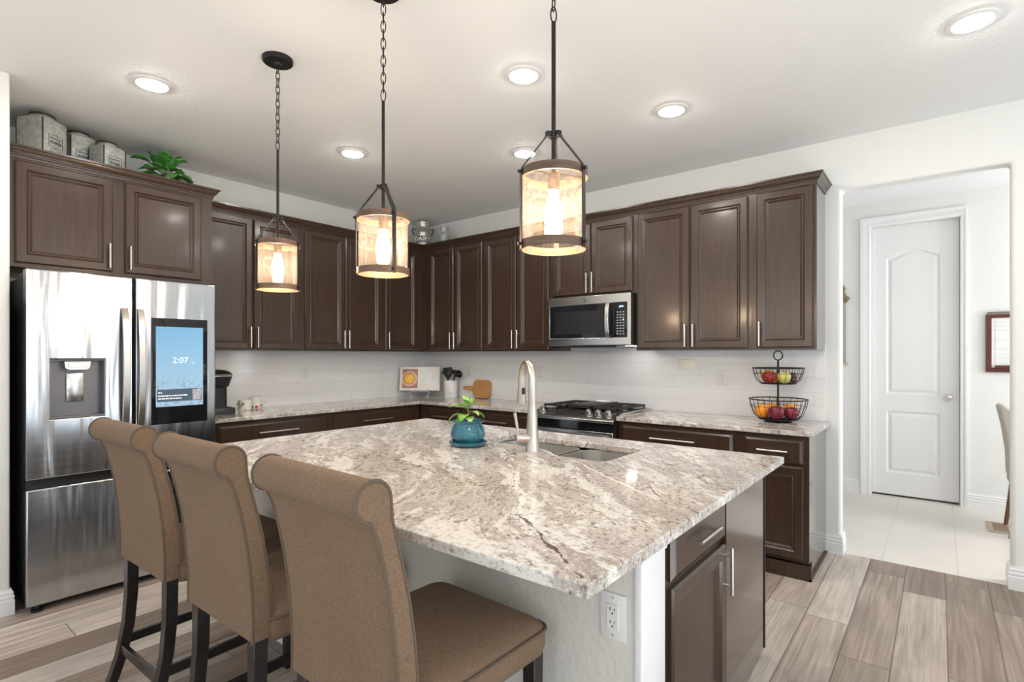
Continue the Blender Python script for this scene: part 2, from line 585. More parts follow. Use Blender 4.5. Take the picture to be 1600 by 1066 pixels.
class MB:
    def __init__(self):
        self.bm = bmesh.new()

    def box(self, a, b, bev=0.0, seg=2):
        x0, x1 = sorted((a[0], b[0]))
        y0, y1 = sorted((a[1], b[1]))
        z0, z1 = sorted((a[2], b[2]))
        vs = [self.bm.verts.new(p) for p in ((x0, y0, z0), (x1, y0, z0), (x1, y1, z0), (x0, y1, z0),
                                            (x0, y0, z1), (x1, y0, z1), (x1, y1, z1), (x0, y1, z1))]
        fs = [self.bm.faces.new([vs[i] for i in q]) for q in
              ((0, 3, 2, 1), (4, 5, 6, 7), (0, 1, 5, 4), (1, 2, 6, 5), (2, 3, 7, 6), (3, 0, 4, 7))]
        if bev:
            es = list({e for f in fs for e in f.edges})
            bmesh.ops.bevel(self.bm, geom=es, offset=bev, segments=seg, profile=0.5, affect='EDGES')
        return self

    def loft(self, rings, cap0=True, cap1=True, closed=True):
        R = [[self.bm.verts.new(p) for p in r] for r in rings]
        n = len(R[0])
        for a, b in zip(R, R[1:]):
            for i in range(n if closed else n - 1):
                j = (i + 1) % n
                self.bm.faces.new((a[i], a[j], b[j], b[i]))
        if cap0:
            self.bm.faces.new(list(reversed(R[0])))
        if cap1:
            self.bm.faces.new(R[-1])
        return self

    def cyl(self, p0, p1, r, r2=None, n=16, caps=True):
        p0, p1 = Vector(p0), Vector(p1)
        r2 = r if r2 is None else r2
        d = (p1 - p0).normalized()
        a = d.orthogonal().normalized()
        b = d.cross(a)
        ring = lambda p, q: [p + (a * math.cos(2 * PI * k / n) + b * math.sin(2 * PI * k / n)) * q for k in range(n)]
        return self.loft([ring(p0, r), ring(p1, r2)], caps, caps)

    def tube(self, pts, r, n=8, closed=False):
        P = [Vector(p) for p in pts]
        m = len(P)
        rings = []
        ref = None
        for i, p in enumerate(P):
            if closed:
                d = (P[(i + 1) % m] - P[i - 1]).normalized()
            else:
                d = (P[min(i + 1, m - 1)] - P[max(i - 1, 0)]).normalized()
            if ref is None:
                ref = d.orthogonal().normalized()
            a = (ref - d * ref.dot(d)).normalized()
            ref = a
            b = d.cross(a)
            rr = r[i] if isinstance(r, (list, tuple)) else r
            rings.append([p + (a * math.cos(2 * PI * k / n) + b * math.sin(2 * PI * k / n)) * rr for k in range(n)])
        if closed:
            rings.append(rings[0])
            R = [[self.bm.verts.new(q) for q in g] for g in rings[:-1]]
            R.append(R[0])
            for a, b in zip(R, R[1:]):
                for i in range(n):
                    j = (i + 1) % n
                    self.bm.faces.new((a[i], a[j], b[j], b[i]))
            return self
        return self.loft(rings)

    def strap(self, pts, w, t, side):
        """flat bar along pts; side = vector of the wide direction"""
        P = [Vector(p) for p in pts]
        s = Vector(side).normalized()
        rings = []
        for i, p in enumerate(P):
            d = (P[min(i + 1, len(P) - 1)] - P[max(i - 1, 0)]).normalized()
            nn = d.cross(s).normalized()
            rings.append([p + s * (w / 2 * a) + nn * (t / 2 * b) for a, b in ((-1, -1), (1, -1), (1, 1), (-1, 1))])
        return self.loft(rings)

    def lathe(self, prof, n=24, c=(0, 0, 0), caps=True):
        rings = []
        for r, z in prof:
            rings.append([(c[0] + max(r, 1e-5) * math.cos(2 * PI * k / n), c[1] + max(r, 1e-5) * math.sin(2 * PI * k / n), c[2] + z) for k in range(n)])
        self.loft(rings, caps, caps)
        bmesh.ops.remove_doubles(self.bm, verts=self.bm.verts, dist=2e-5)
        return self

    def ball(self, c, r, sz=1.0, n=20, m=12):
        prof = [(r * math.sin(PI * i / m), -r * sz * math.cos(PI * i / m)) for i in range(m + 1)]
        return self.lathe(prof, n, c)

    def prism(self, poly, axis, a, b):
        """poly: 2-D outline; axis: the direction of extrusion"""
        def p3(u, v, w):
            return {'x': (w, u, v), 'y': (u, w, v), 'z': (u, v, w)}[axis]
        return self.loft([[p3(u, v, a) for u, v in poly], [p3(u, v, b) for u, v in poly]])

    def slab(self, outer, holes, axis, a, b):
        """plate with holes between a and b along axis"""
        def p3(u, v, w):
            return {'x': (w, u, v), 'y': (u, w, v), 'z': (u, v, w)}[axis]
        for w in (a, b):
            es = []
            for loop in [outer] + holes:
                vs = [self.bm.verts.new(p3(u, v, w)) for u, v in loop]
                es += [self.bm.edges.new((vs[i], vs[(i + 1) % len(vs)])) for i in range(len(vs))]
            bmesh.ops.triangle_fill(self.bm, use_beauty=True, use_dissolve=True, edges=es)
        for loop in [outer] + holes:
            n = len(loop)
            for i in range(n):
                (u0, v0), (u1, v1) = loop[i], loop[(i + 1) % n]
                self.bm.faces.new([self.bm.verts.new(p3(*q)) for q in ((u0, v0, a), (u1, v1, a), (u1, v1, b), (u0, v0, b))])
        bmesh.ops.remove_doubles(self.bm, verts=self.bm.verts, dist=1e-5)
        return self

    def nest(self, x0, x1, z0, z1, y, rings, flip=False):
        """panel facing -y made of nested rectangles: rings = [(inset, how far in front of y)]"""
        R = []
        for i, d in rings:
            R.append([(x0 + i, y - d, z0 + i), (x1 - i, y - d, z0 + i), (x1 - i, y - d, z1 - i), (x0 + i, y - d, z1 - i)])
        return self.loft(R, True, True)

    def merge(self, other, mat):
        for f in other.bm.faces:
            self.bm.faces.new([self.bm.verts.new(mat @ v.co) for v in f.verts])
        bmesh.ops.remove_doubles(self.bm, verts=self.bm.verts, dist=1e-5)
        return self


def link(name, data, parent=None):
    o = bpy.data.objects.new(name, data)
    col.objects.link(o)
    if parent is not None:
        o.parent = parent
    return o


def build(name, mb, mat, parent=None, bevel=0.0, seg=2, angle=38, smooth=True, subsurf=0):
    bm = mb.bm
    bmesh.ops.recalc_face_normals(bm, faces=bm.faces)
    me = bpy.data.meshes.new(name)
    bm.to_mesh(me)
    bm.free()
    if smooth and len(me.polygons):
        me.polygons.foreach_set('use_smooth', [True] * len(me.polygons))
        me.set_sharp_from_angle(angle=math.radians(angle))
    me.materials.append(mat)
    o = link(name, me, parent)
    if bevel:
        md = o.modifiers.new('bevel', 'BEVEL')
        md.width = bevel
        md.segments = seg
        md.limit_method = 'ANGLE'
        md.angle_limit = math.radians(40)
    if subsurf:
        md = o.modifiers.new('sub', 'SUBSURF')
        md.levels = md.render_levels = subsurf
    return o


def tag(o, label, cat, group=None):
    o['label'] = label
    o['category'] = cat
    if group:
        o['group'] = group
    return o


def thing(name, label, cat, loc=(0, 0, 0), rz=0.0, group=None):
    o = link(name, None)
    o.location = loc
    o.rotation_euler = (0, 0, rz)
    return tag(o, label, cat, group)


def struct(o):
    o['kind'] = 'structure'
    return o


def kids(o):
    return [c for c in col.objects if c.parent is o]


def copy_tree(o, parent=None):
    chd = list(o.children)
    c = o.copy()
    col.objects.link(c)
    if parent is not None:
        c.parent = parent
    for ch in chd:
        copy_tree(ch, c)
    return c


def relabel(o, label, cat=None, group=None):
    o['label'] = label
    if cat:
        o['category'] = cat
    if group:
        o['group'] = group


def text_mesh(s, size, depth=0.0, align='CENTER', bold=0.0, spacing=1.0):
    """lettering as a mesh in the local XY plane"""
    cu = bpy.data.curves.new('lettering', 'FONT')
    cu.body = s
    cu.size = size
    cu.align_x = align
    cu.align_y = 'CENTER'
    cu.extrude = depth
    cu.offset = bold
    cu.space_character = spacing
    cu.resolution_u = 4
    o = bpy.data.objects.new('lettering', cu)
    col.objects.link(o)
    dg = bpy.context.evaluated_depsgraph_get()
    me = bpy.data.meshes.new_from_object(o.evaluated_get(dg))
    col.objects.unlink(o)
    bpy.data.objects.remove(o)
    mb = MB()
    mb.bm.from_mesh(me)
    return mb


def rrect(w, d, r, n=5, cx=0.0, cy=0.0):
    pts = []
    for sx, sy, a0 in ((1, 1, 0), (-1, 1, PI / 2), (-1, -1, PI), (1, -1, 1.5 * PI)):
        for k in range(n + 1):
            a = a0 + PI / 2 * k / n
            pts.append((cx + sx * (w / 2 - r) + r * math.cos(a), cy + sy * (d / 2 - r) + r * math.sin(a)))
    return pts


# ================================================================== ROOM
mb = MB().box((-0.3, -9.2, -0.1), (9.2, 0.05, ZF))
struct(build('floor', mb, M['floor'], smooth=False))
mb = MB().box((3.0, 0.05, -0.1), (7.6, 2.2, ZF))
struct(build('floor_tiled', mb, M['tile'], smooth=False))
mb = MB().box((-0.3, -9.2, H), (9.2, 2.3, H + 0.12))
struct(build('ceiling', mb, M['ceiling'], smooth=False))
mb = MB().box((-0.15, -3.69, -0.1), (0, 0.15, H + 0.05))
struct(build('wall_left', mb, M['wall'], smooth=False))
mb = MB().box((-0.15, -9.15, -0.1), (0.868, -3.678, H + 0.05), 0.012, 3)
struct(build('wall_alcove', mb, M['wall']))
# wall with the doorway to the hall, bullnose edges
OX0, OX1, OZ = 4.148, 5.000, 2.492
poly = [(-0.12, -0.1), (OX0, -0.1), (OX0, OZ), (OX1, OZ), (OX1, -0.1), (9.1, -0.1), (9.1, H + 0.05), (-0.12, H + 0.05)]
mb = MB().prism(poly, 'y', 0.0, 0.125)
struct(build('wall_back', mb, M['wall'], bevel=0.02, seg=4))


def window_wall(name, flip, openings, a0, a1):
    """exterior wall with window openings; flip: along y at x=9, else along x at y=-9"""
    outer = [(a0, -0.1), (a1, -0.1), (a1, H + 0.05), (a0, H + 0.05)]
    holes = [[(p - 1.0, 0.6), (p + 1.0, 0.6), (p + 1.0, 2.3), (p - 1.0, 2.3)] for p in openings]
    if flip:
        return struct(build(name, MB().slab(outer, holes, 'x', 9.0, 9.15), M['wall'], smooth=False))
    return struct(build(name, MB().slab(outer, holes, 'y', -9.15, -9.0), M['wall'], smooth=False))


window_wall('wall_right', True, (-1.6, -4.2, -6.8), -9.1, 0.1)
window_wall('wall_front', False, (2.6, 5.2, 7.6), -0.1, 9.1)
wi = 1
for flip, ps in ((True, (-1.6, -4.2, -6.8)), (False, (2.6, 5.2, 7.6))):
    for p in ps:
        mb = MB()
        for q0, q1, z0, z1 in ((-1.0, -0.94, 0.6, 2.3), (0.94, 1.0, 0.6, 2.3), (-1.0, 1.0, 0.6, 0.66), (-1.0, 1.0, 2.24, 2.3), (-0.03, 0.03, 0.6, 2.3)):
            if flip:
                mb.box((9.03, p + q0, z0), (9.09, p + q1, z1))
            else:
                mb.box((p + q0, -9.09, z0), (p + q1, -9.03, z1))
        struct(build('window_%d' % wi, mb, M['trim'], smooth=False))
        wi += 1
# unseen linen curtains added beside the windows for warm streaks in the fridge steel
for p in (-1.6, -4.2, -6.8):
    for s_ in (-1, 1):
        pts = []
        for q in range(25):
            pts.append((8.86 + 0.025 * math.sin(q * 1.9), p + s_ * (0.72 + q / 24 * 0.5)))
        bk_ = [(x + 0.006, y) for x, y in reversed(pts)]
        mb = MB().prism(pts + bk_, 'z', 0.05, 2.45)
        struct(build('window_curtain', mb, M['curtain']))  # added unseen curtain, there only for the fridge reflections
# hall beyond the doorway
YC = 2.02
DX0, DX1, DZ = 4.150, 4.818, 2.615
poly = [(2.9, -0.1), (DX0, -0.1), (DX0, DZ), (DX1, DZ), (DX1, -0.1), (7.6, -0.1), (7.6, H + 0.05), (2.9, H + 0.05)]
struct(build('wall_hall_back', MB().prism(poly, 'y', YC, YC + 0.12), M['wall'], smooth=False))
struct(build('wall_hall_left', MB().box((2.9, 0.125, -0.1), (3.0, YC, H + 0.05)), M['wall'], smooth=False))
mb = MB().slab([(0.1, -0.1), (2.1, -0.1), (2.1, H + 0.05), (0.1, H + 0.05)], [[(0.5, 0.8), (1.7, 0.8), (1.7, 2.4), (0.5, 2.4)]], 'x', 7.5, 7.6)
struct(build('wall_hall_right', mb, M['wall'], smooth=False))

# baseboards -------------------------------------------------------
BASE = [(0, 0), (0.016, 0), (0.016, 0.075), (0.012, 0.082), (0.015, 0.088), (0.015, 0.098), (0.010, 0.104), (0.012, 0.110), (0.012, 0.118), (0.006, 0.126), (0.005, 0.135), (0, 0.135)]


def sweep(name, pts, prof, mat, z0, side=1, parent=None):
    """mouldings swept along a horizontal polyline; prof = (out, z); side=1 out to the right of travel"""
    P = [Vector((p[0], p[1])) for p in pts]
    rings = []
    for i, p in enumerate(P):
        dirs = []
        if i > 0:
            dirs.append((P[i] - P[i - 1]).normalized())
        if i < len(P) - 1:
            dirs.append((P[i + 1] - P[i]).normalized())
        ns = [Vector((d.y, -d.x)) * side for d in dirs]
        if len(ns) == 2:
            m = (ns[0] + ns[1]).normalized()
            m = m / max(0.2, m.dot(ns[0]))
        else:
            m = ns[0]
        rings.append([(p.x + m.x * o, p.y + m.y * o, z0 + z) for o, z in prof])
    return build(name, MB().loft(rings), mat, parent, angle=25)


struct(sweep('baseboard_alcove', [(0.8, -3.678), (0.868, -3.678), (0.868, -9.0)], BASE, M['trim'], ZF, -1))
struct(sweep('baseboard_doorway', [(4.062, 0.0), (OX0, 0.0), (OX0, 0.125), (3.0, 0.125)], BASE, M['trim'], ZF, 1))
struct(sweep('baseboard_right', [(7.0, 0.125), (OX1, 0.125), (OX1, 0.0), (9.0, 0.0)], BASE, M['trim'], ZF, 1))
struct(sweep('baseboard_hall', [(3.0, YC), (DX0 - 0.088, YC)], BASE, M['trim'], ZF, 1))
struct(sweep('baseboard_hall_right', [(DX1 + 0.048, YC), (7.5, YC)], BASE, M['trim'], ZF, 1))

# hall door ---------------------------------------------------------
door = link('door_1', None)
door['kind'] = 'structure'
door.location = (4.155, YC + 0.055, ZF + 0.018)
W_, H_ = DX1 - DX0 - 0.012, DZ - ZF - 0.022


def arch_panel(x0, x1, z0, z1, rise, n=14):
    pts = [(x0, z0), (x1, z0)]
    for k in range(n + 1):
        f = k / n
        x = x1 + (x0 - x1) * f
        b = (0.5 - 0.5 * math.cos(2 * PI * f)) ** 0.8
        pts.append((x, z1 + rise * b))
    return pts


def shrink(pts, d):
    cx = sum(p[0] for p in pts) / len(pts)
    out = []
    n = len(pts)
    for i in range(n):
        a, b, c = Vector(pts[i - 1]), Vector(pts[i]), Vector(pts[(i + 1) % n])
        d0, d1 = (b - a).normalized(), (c - b).normalized()
        m = Vector((-d0.y, d0.x)) + Vector((-d1.y, d1.x))
        m.normalize()
        k = d / max(0.35, m.dot(Vector((-d0.y, d0.x))))
        out.append((b.x + m.x * k, b.y + m.y * k))
    return out


pa = arch_panel(0.115, W_ - 0.135, 0.965, 2.27, 0.07)
pb = [(0.115, 0.21), (W_ - 0.135, 0.21), (W_ - 0.135, 0.80), (0.115, 0.80)]
mb = MB().slab([(0, 0), (W_, 0), (W_, H_), (0, H_)], [pa, pb], 'y', 0.0, 0.035)
for pl in (pa, pb):
    rings = []
    for d, y in ((0, 0.0), (0.012, 0.010), (0.022, 0.011), (0.045, 0.002), (0.05, 0.002)):
        rings.append([(u, y, v) for u, v in shrink(pl, d)])
    mb.loft(rings, False, True)
build('door_leaf', mb, M['door_white'], door, angle=20)
mb = MB()
kc = Vector((W_ - 0.075, 0, 0.955))
mb.cyl(kc + Vector((0, 0, 0)), kc + Vector((0, -0.008, 0)), 0.032, n=20)
mb.cyl(kc + Vector((0, -0.006, 0)), kc + Vector((0, -0.03, 0)), 0.011)
for i in range(8):
    a0, a1 = PI * i / 8, PI * (i + 1) / 8
    mb.cyl(kc + Vector((0, -0.045 + 0.02 * math.cos(a0), 0)), kc + Vector((0, -0.045 + 0.02 * math.cos(a1), 0)), max(1e-4, 0.028 * math.sin(a0)), max(1e-4, 0.028 * math.sin(a1)), 18, False)
ob = build('door_knob', mb, M['nickel'], door)
ob['label'] = 'satin nickel door knob'
CAS = [(0, 0), (0.0, 0.010), (0.012, 0.016), (0.03, 0.014), (0.05, 0.018), (0.062, 0.022), (0.085, 0.022), (0.085, 0)]
mb = MB()
ins = lambda o: ((DX0 - o, ZF), (DX0 - o, DZ + o), (DX1 + o * 0.55, DZ + o), (DX1 + o * 0.55, ZF))
rings = []
for i in range(4):
    rings.append([(ins(o)[i][0], YC - t, ins(o)[i][1]) for o, t in CAS])
mb.loft(rings)
struct(build('trim_1', mb, M['trim'], angle=25))
mb = MB()
mb.box((DX0, YC, ZF), (DX0 + 0.0035, YC + 0.12, DZ)).box((DX1 - 0.0035, YC, ZF), (DX1, YC + 0.12, DZ)).box((DX0, YC, DZ - 0.003), (DX1, YC + 0.12, DZ))
struct(build('trim_2', mb, M['trim'], smooth=False))
struct(build('wall_behind_door', MB().box((4.0, YC + 0.125, -0.1), (5.0, YC + 0.16, 2.8)), M['charcoal'], smooth=False))

# tiled backsplash ---------------------------------------------------
mb = MB().box((0, -2.585, 0.905), (0.008, 0, 1.412)).box((0.008, -0.008, 0.905), (4.056, 0, 1.446))
struct(build('wall_backsplash', mb, M['subway'], smooth=False))

# ================================================================== CABINETS
ZB, ZC = 1.4061, 2.490
UD = 0.325
DOOR = [(0, 0), (0, 0.012), (0.007, 0.020), (0.047, 0.020), (0.056, 0.011), (0.059, 0.0125), (0.063, 0.0125), (0.075, 0.004), (0.080, 0.004)]
DRAWER = [(0, 0), (0, 0.008), (0.004, 0.011), (0.019, 0.020), (0.024, 0.020)]


def bar_handle(parent, p, length, vert, y, name='handle'):
    mb = MB()
    x, z = p
    s = 0.030
    if vert:
        mb.cyl((x, y - s, z - length / 2), (x, y - s, z + length / 2), 0.0062, n=12)
        for k in (-0.32, 0.32):
            mb.cyl((x, y, z + k * length), (x, y - s, z + k * length), 0.0045, n=8)
    else:
        mb.cyl((x - length / 2, y - s, z), (x + length / 2, y - s, z), 0.0062, n=12)
        for k in (-0.32, 0.32):
            mb.cyl((x + k * length, y, z), (x + k * length, y - s, z), 0.0045, n=8)
    return build(name, mb, M['nickel'], parent)


def add_door(parent, x0, x1, z0, z1, y, hx=None, hz=None, hl=0.165):
    d = build('door', MB().nest(x0, x1, z0, z1, y - 0.001, DOOR), M['cab'], parent, angle=20)
    if hx is not None:
        bar_handle(d, (hx, hz), hl, True, y - 0.0195)
    return d


def add_drawer(parent, x0, x1, z0, z1, y, hl=0.31, hx=None):
    d = build('drawer', MB().nest(x0, x1, z0, z1, y - 0.001, DRAWER), M['cab'], parent, angle=20)
    bar_handle(d, ((x0 + x1) / 2 if hx is None else hx, (z0 + z1) / 2), hl, False, y - 0.0195)
    return d


def wall_cabinet(label, loc, rz, w, z0, z1, depth, doors, frame_end=None, group=None, gap=0.0005):
    """doors: (x0, x1, handle side)"""
    c = thing('wall_cabinet', label, 'cabinet', loc, rz, group)
    fe = w if frame_end is None else frame_end
    build('body', MB().box((gap, -depth + 0.018, z0), (w - gap, -0.0015, z1)), M['cab_end'], c, smooth=False)
    y = -depth
    x_in = [doors[0][0] + 0.012] + [d[1] - 0.012 for d in doors]
    mb = MB()
    mb.box((gap, y, z0), (doors[0][0] + 0.012, y + 0.018, z1))
    mb.box((doors[-1][1] - 0.012, y, z0), (fe - gap, y + 0.018, z1))
    mb.box((doors[0][0] + 0.012, y, z1 - 0.04), (doors[-1][1] - 0.012, y + 0.018, z1))
    mb.box((doors[0][0] + 0.012, y, z0), (doors[-1][1] - 0.012, y + 0.018, z0 + 0.03))
    if len(doors) == 2:
        mb.box((doors[0][1] - 0.012, y, z0 + 0.03), (doors[1][0] + 0.012, y + 0.018, z1 - 0.04))
    build('face_frame', mb, M['cab'], c, smooth=False)
    for x0, x1, s in doors:
        hx = (x1 - 0.022) if s > 0 else (x0 + 0.022)
        add_door(c, x0, x1, z0 + 0.015, z1 - 0.022, y, hx, z0 + 0.015 + 0.012 + 0.0825)
    return c


QA = PI / 2
G1 = 'wall cabinets along the fridge wall'
G2 = 'wall cabinets along the range wall'
# fridge wall: local u = y - y0, front = +x
wall_cabinet('dark wood wall cabinet with two doors, first one beside the tall fridge cabinet', (0, -2.585, 0), QA, 0.860, ZB, ZC, UD,
             [(0.03, 0.427, 1), (0.439, 0.833, -1)], group=G1)
wall_cabinet('dark two-door wall cabinet in the middle of the run between fridge and corner', (0, -1.725, 0), QA, 0.875, ZB, ZC, UD,
             [(0.027, 0.430, 1), (0.436, 0.852, -1)], group=G1)
wall_cabinet('dark single-door wall cabinet filling the inside corner above the cookbook', (0, -0.850, 0), QA, 0.848, ZB, ZC, UD,
             [(0.024, 0.44, -1)], frame_end=0.525, group=G1)
wall_cabinet('dark two-door wall cabinet above the utensil crock, next to the corner', (0.326, 0, 0), 0, 0.889, ZB, ZC, UD,
             [(0.117, 0.479, 1), (0.495, 0.869, -1)], group=G2)
wall_cabinet('dark two-door wall cabinet between the crock cabinet and the microwave', (1.215, 0, 0), 0, 0.785, ZB, ZC, UD,
             [(0.017, 0.396, 1), (0.412, 0.762, -1)], group=G2)
wall_cabinet('short dark two-door cabinet directly over the microwave', (2.000, 0, 0), 0, 0.806, 1.862, ZC, UD,
             [(0.022, 0.400, 1), (0.408, 0.779, -1)], group=G2)
wall_cabinet('wide dark two-door wall cabinet just past the microwave', (2.806, 0, 0), 0, 0.862, ZB, ZC, UD,
             [(0.020, 0.425, 1), (0.439, 0.834, -1)], group=G2)
wall_cabinet('dark single-door wall cabinet at the end of the run, above the fruit stand', (3.668, 0, 0), 0, 0.388, ZB, ZC, UD,
             [(0.029, 0.369, -1)], group=G2)

# cabinet above the fridge + end panel to the floor
fd = 0.632
c = thing('fridge_cabinet', 'deep dark two-door cabinet over the steel fridge', 'cabinet', (0, -3.672, 0), QA)
w = 3.672 - 2.585
build('body', MB().box((0.001, -fd + 0.018, 1.868), (w, -0.0015, ZC)), M['cab'], c, smooth=False)
mb = MB()
mb.box((0.001, -fd, 1.868), (0.06, -fd + 0.018, ZC)).box((w - 0.09, -fd, 1.868), (w, -fd + 0.018, ZC)).box((0.488, -fd, 1.868), (0.576, -fd + 0.018, ZC))
mb.box((0.06, -fd, ZC - 0.05), (w - 0.09, -fd + 0.018, ZC)).box((0.06, -fd, 1.868), (w - 0.09, -fd + 0.018, 1.90))
build('face_frame', mb, M['cab'], c, smooth=False)
add_door(c, 0.047, 0.500, 1.890, 2.464, -fd, 0.478, 1.985, 0.15)
add_door(c, 0.564, 1.012, 1.890, 2.464, -fd, 0.586, 1.985, 0.15)
build('end_panel', MB().box((w - 0.018, -fd + 0.02, ZF), (w, -0.0015, 1.867)), M['cab'], c, smooth=False)

CROWN = [(0, 2.478), (0.006, 2.478), (0.008, 2.490), (0.012, 2.493), (0.013, 2.500), (0.022, 2.508), (0.031, 2.522), (0.034, 2.530), (0.0416, 2.533), (0.0416, 2.545), (0.030, 2.545), (0.0, 2.505)]
struct(sweep('trim_3', [(UD, -2.584), (UD, -UD), (4.056, -UD), (4.056, -0.001)], CROWN, M['cab'], 0, 1))
struct(sweep('trim_4', [(fd, -3.674), (fd, -2.585), (UD + 0.043, -2.585)], CROWN, M['cab'], 0, 1))


def base_cabinet(label, loc, rz, w, units, group, depth=0.61, frame_end=None, toe=0.0, name='base_cabinet', end_panel=False):
    """units: (x0, x1, handle length, [doors (x0,x1,side)])"""
    c = thing(name, label, 'cabinet', loc, rz, group)
    fe = w if frame_end is None else frame_end
    y = -depth
    g = 0.0005
    zt = 0.8835
    build('body', MB().box((g, y + 0.018, 0.115), (w - g, -0.0015, zt)), M['cab'], c, smooth=False)
    build('toe_kick', MB().box((g, y + 0.075, ZF), (w - g, y + 0.09, 0.116)), M['cab'], c, smooth=False)
    mb = MB()
    xs0, xs1 = units[0][0] + 0.012, units[-1][1] - 0.012
    mb.box((g, y, 0.115), (xs0, y + 0.018, zt)).box((xs1, y, 0.115), (fe - g, y + 0.018, zt))
    for z0, z1 in ((0.115, 0.145), (0.685, 0.72), (0.845, zt)):
        mb.box((xs0, y, z0), (xs1, y + 0.018, z1))
    build('face_frame', mb, M['cab'], c, smooth=False)
    for x0, x1, hl, ds in units:
        add_drawer(c, x0, x1, 0.706, 0.858, y, hl)
        for d0, d1, s in ds:
            add_door(c, d0, d1, 0.130, 0.692, y, (d1 - 0.022) if s > 0 else (d0 + 0.022), 0.585)
    return c


G3 = 'base cabinets under the granite counters'
base_cabinet('dark base cabinet with wide drawer, right beside the fridge', (0, -2.584, 0), QA, 0.962,
             [(0.043, 0.932, 0.32, [(0.043, 0.482, 1), (0.493, 0.932, -1)])], G3)
base_cabinet('dark base cabinet with wide drawer, running into the inside corner', (0, -1.622, 0), QA, 1.612,
             [(0.027, 0.914, 0.33, [(0.027, 0.465, 1), (0.476, 0.914, -1)])], G3, frame_end=1.0)
base_cabinet('narrow dark base cabinet with short-handled drawer by the corner', (0.611, 0, 0), 0, 0.555,
             [(0.123, 0.545, 0.20, [(0.123, 0.545, 1)])], G3)
base_cabinet('dark base cabinet with drawer, beside the range towards the corner', (1.166, 0, 0), 0, 0.862,
             [(0.022, 0.842, 0.32, [(0.022, 0.426, 1), (0.437, 0.842, -1)])], G3)
base_cabinet('dark base cabinet with wide drawer on the doorway side of the range', (2.798, 0, 0), 0, 0.862,
             [(0.029, 0.826, 0.32, [(0.029, 0.422, 1), (0.433, 0.826, -1)])], G3)
c = base_cabinet('narrow dark base cabinet at the end of the counter, below the fruit stand', (3.660, 0, 0), 0, 0.3975,
                 [(0.035, 0.373, 0.175, [(0.035, 0.373, -1)])], G3)
mb = MB().prism([(-0.61, 0.115), (-0.535, 0.115), (-0.535, ZF), (-0.0015, ZF), (-0.0015, 0.8835), (-0.61, 0.8835)], 'x', 0.398, 0.402)
build('end_panel', mb, M['cab_end'], c, smooth=False)
mb = MB().box((-0.05, -0.625, ZF), (0.415, -0.612, 0.105)).box((0.403, -0.625, ZF), (0.415, -0.002, 0.03))
build('base_trim', mb, M['cab'], c, smooth=False)

# counters
CT0, CT1 = 0.884, 0.914
mb = MB().prism([(0.0085, -2.583), (0.648, -2.583), (0.648, -0.648), (2.030, -0.648), (2.030, -0.0085), (0.0085, -0.0085)], 'z', CT0, CT1)
tag(build('granite_countertop', mb, M['granite'], bevel=0.004, seg=3), 'L-shaped speckled granite countertop wrapping the inside corner', 'countertop', 'granite countertops')
mb = MB().prism([(2.797, -0.648), (4.087, -0.648), (4.087, -0.0085), (2.797, -0.0085)], 'z', CT0, CT1)
tag(build('granite_countertop', mb, M['granite'], bevel=0.004, seg=3), 'short granite countertop carrying the two-tier fruit stand', 'countertop', 'granite countertops')

# ================================================================== ISLAND
IX0, IX1, IY0, IY1 = 1.7659, 4.1262, -3.3113, -1.5847
BX = 4.035      # end face of the island body
# sink cut-out
CUT = []
for k in range(7):
    a = PI / 2 * k / 6
    CUT.append((3.50 + 0.05 * math.sin(a), -2.15 - 0.045 * math.cos(a)))     # front, doorway-side corner
for k in range(7):
    a = PI / 2 * k / 6
    CUT.append((3.50 + 0.05 * math.cos(a), -1.85 + 0.05 * math.sin(a)))
for k in range(7):
    a = PI / 2 * k / 6
    CUT.append((2.80 - 0.05 * math.sin(a), -1.85 + 0.05 * math.cos(a)))
for k in range(7):
    a = PI / 2 * k / 6
    CUT.append((2.80 - 0.05 * math.cos(a), -2.02 - 0.05 * math.sin(a)))
CUT += [(3.02, -2.085), (3.10, -2.09), (3.18, -2.10), (3.23, -2.13), (3.28, -2.178), (3.33, -2.195)]
mb = MB().slab([(IX0, IY0), (IX1, IY0), (IX1, IY1), (IX0, IY1)], [CUT], 'z', CT0, CT1)
tag(build('granite_countertop', mb, M['granite'], bevel=0.004, seg=3), 'big speckled granite slab of the kitchen island with a cut-out for the sink', 'countertop', 'granite countertops')

# half wall under the seating overhang
PW0, PW1 = -2.925, -2.79
isl = thing('island_half_wall', 'textured cream half wall under the island overhang behind the stools', 'half wall', (0, 0, 0))
build('drywall', MB().box((1.87, PW0, ZF), (4.040, PW1, CT0 - 0.001)), M['pony'], isl, smooth=False)
ob = build('end_cap', MB().box((4.040, PW0 - 0.006, ZF), (4.066, PW1 + 0.012, CT0 - 0.001), 0.006, 3), M['trim'], isl)
ob['label'] = 'white painted end cap'
mb = MB()
for dz0, dz1, o in ((0.826, 0.838, 0.004), (0.838, 0.856, 0.010), (0.856, 0.868, 0.015), (0.868, 0.883, 0.020)):
    mb.box((4.02, PW0 - 0.006 - o, dz0), (4.066 + o, PW1 + 0.012 + o * 0.6, dz1), 0.002, 1)
build('cap_moulding', mb, M['trim'], isl)
sweep('skirting', [(1.87, PW0), (4.066, PW0 - 0.006)], [(a, b) for a, b in BASE], M['trim'], ZF, 1, isl)

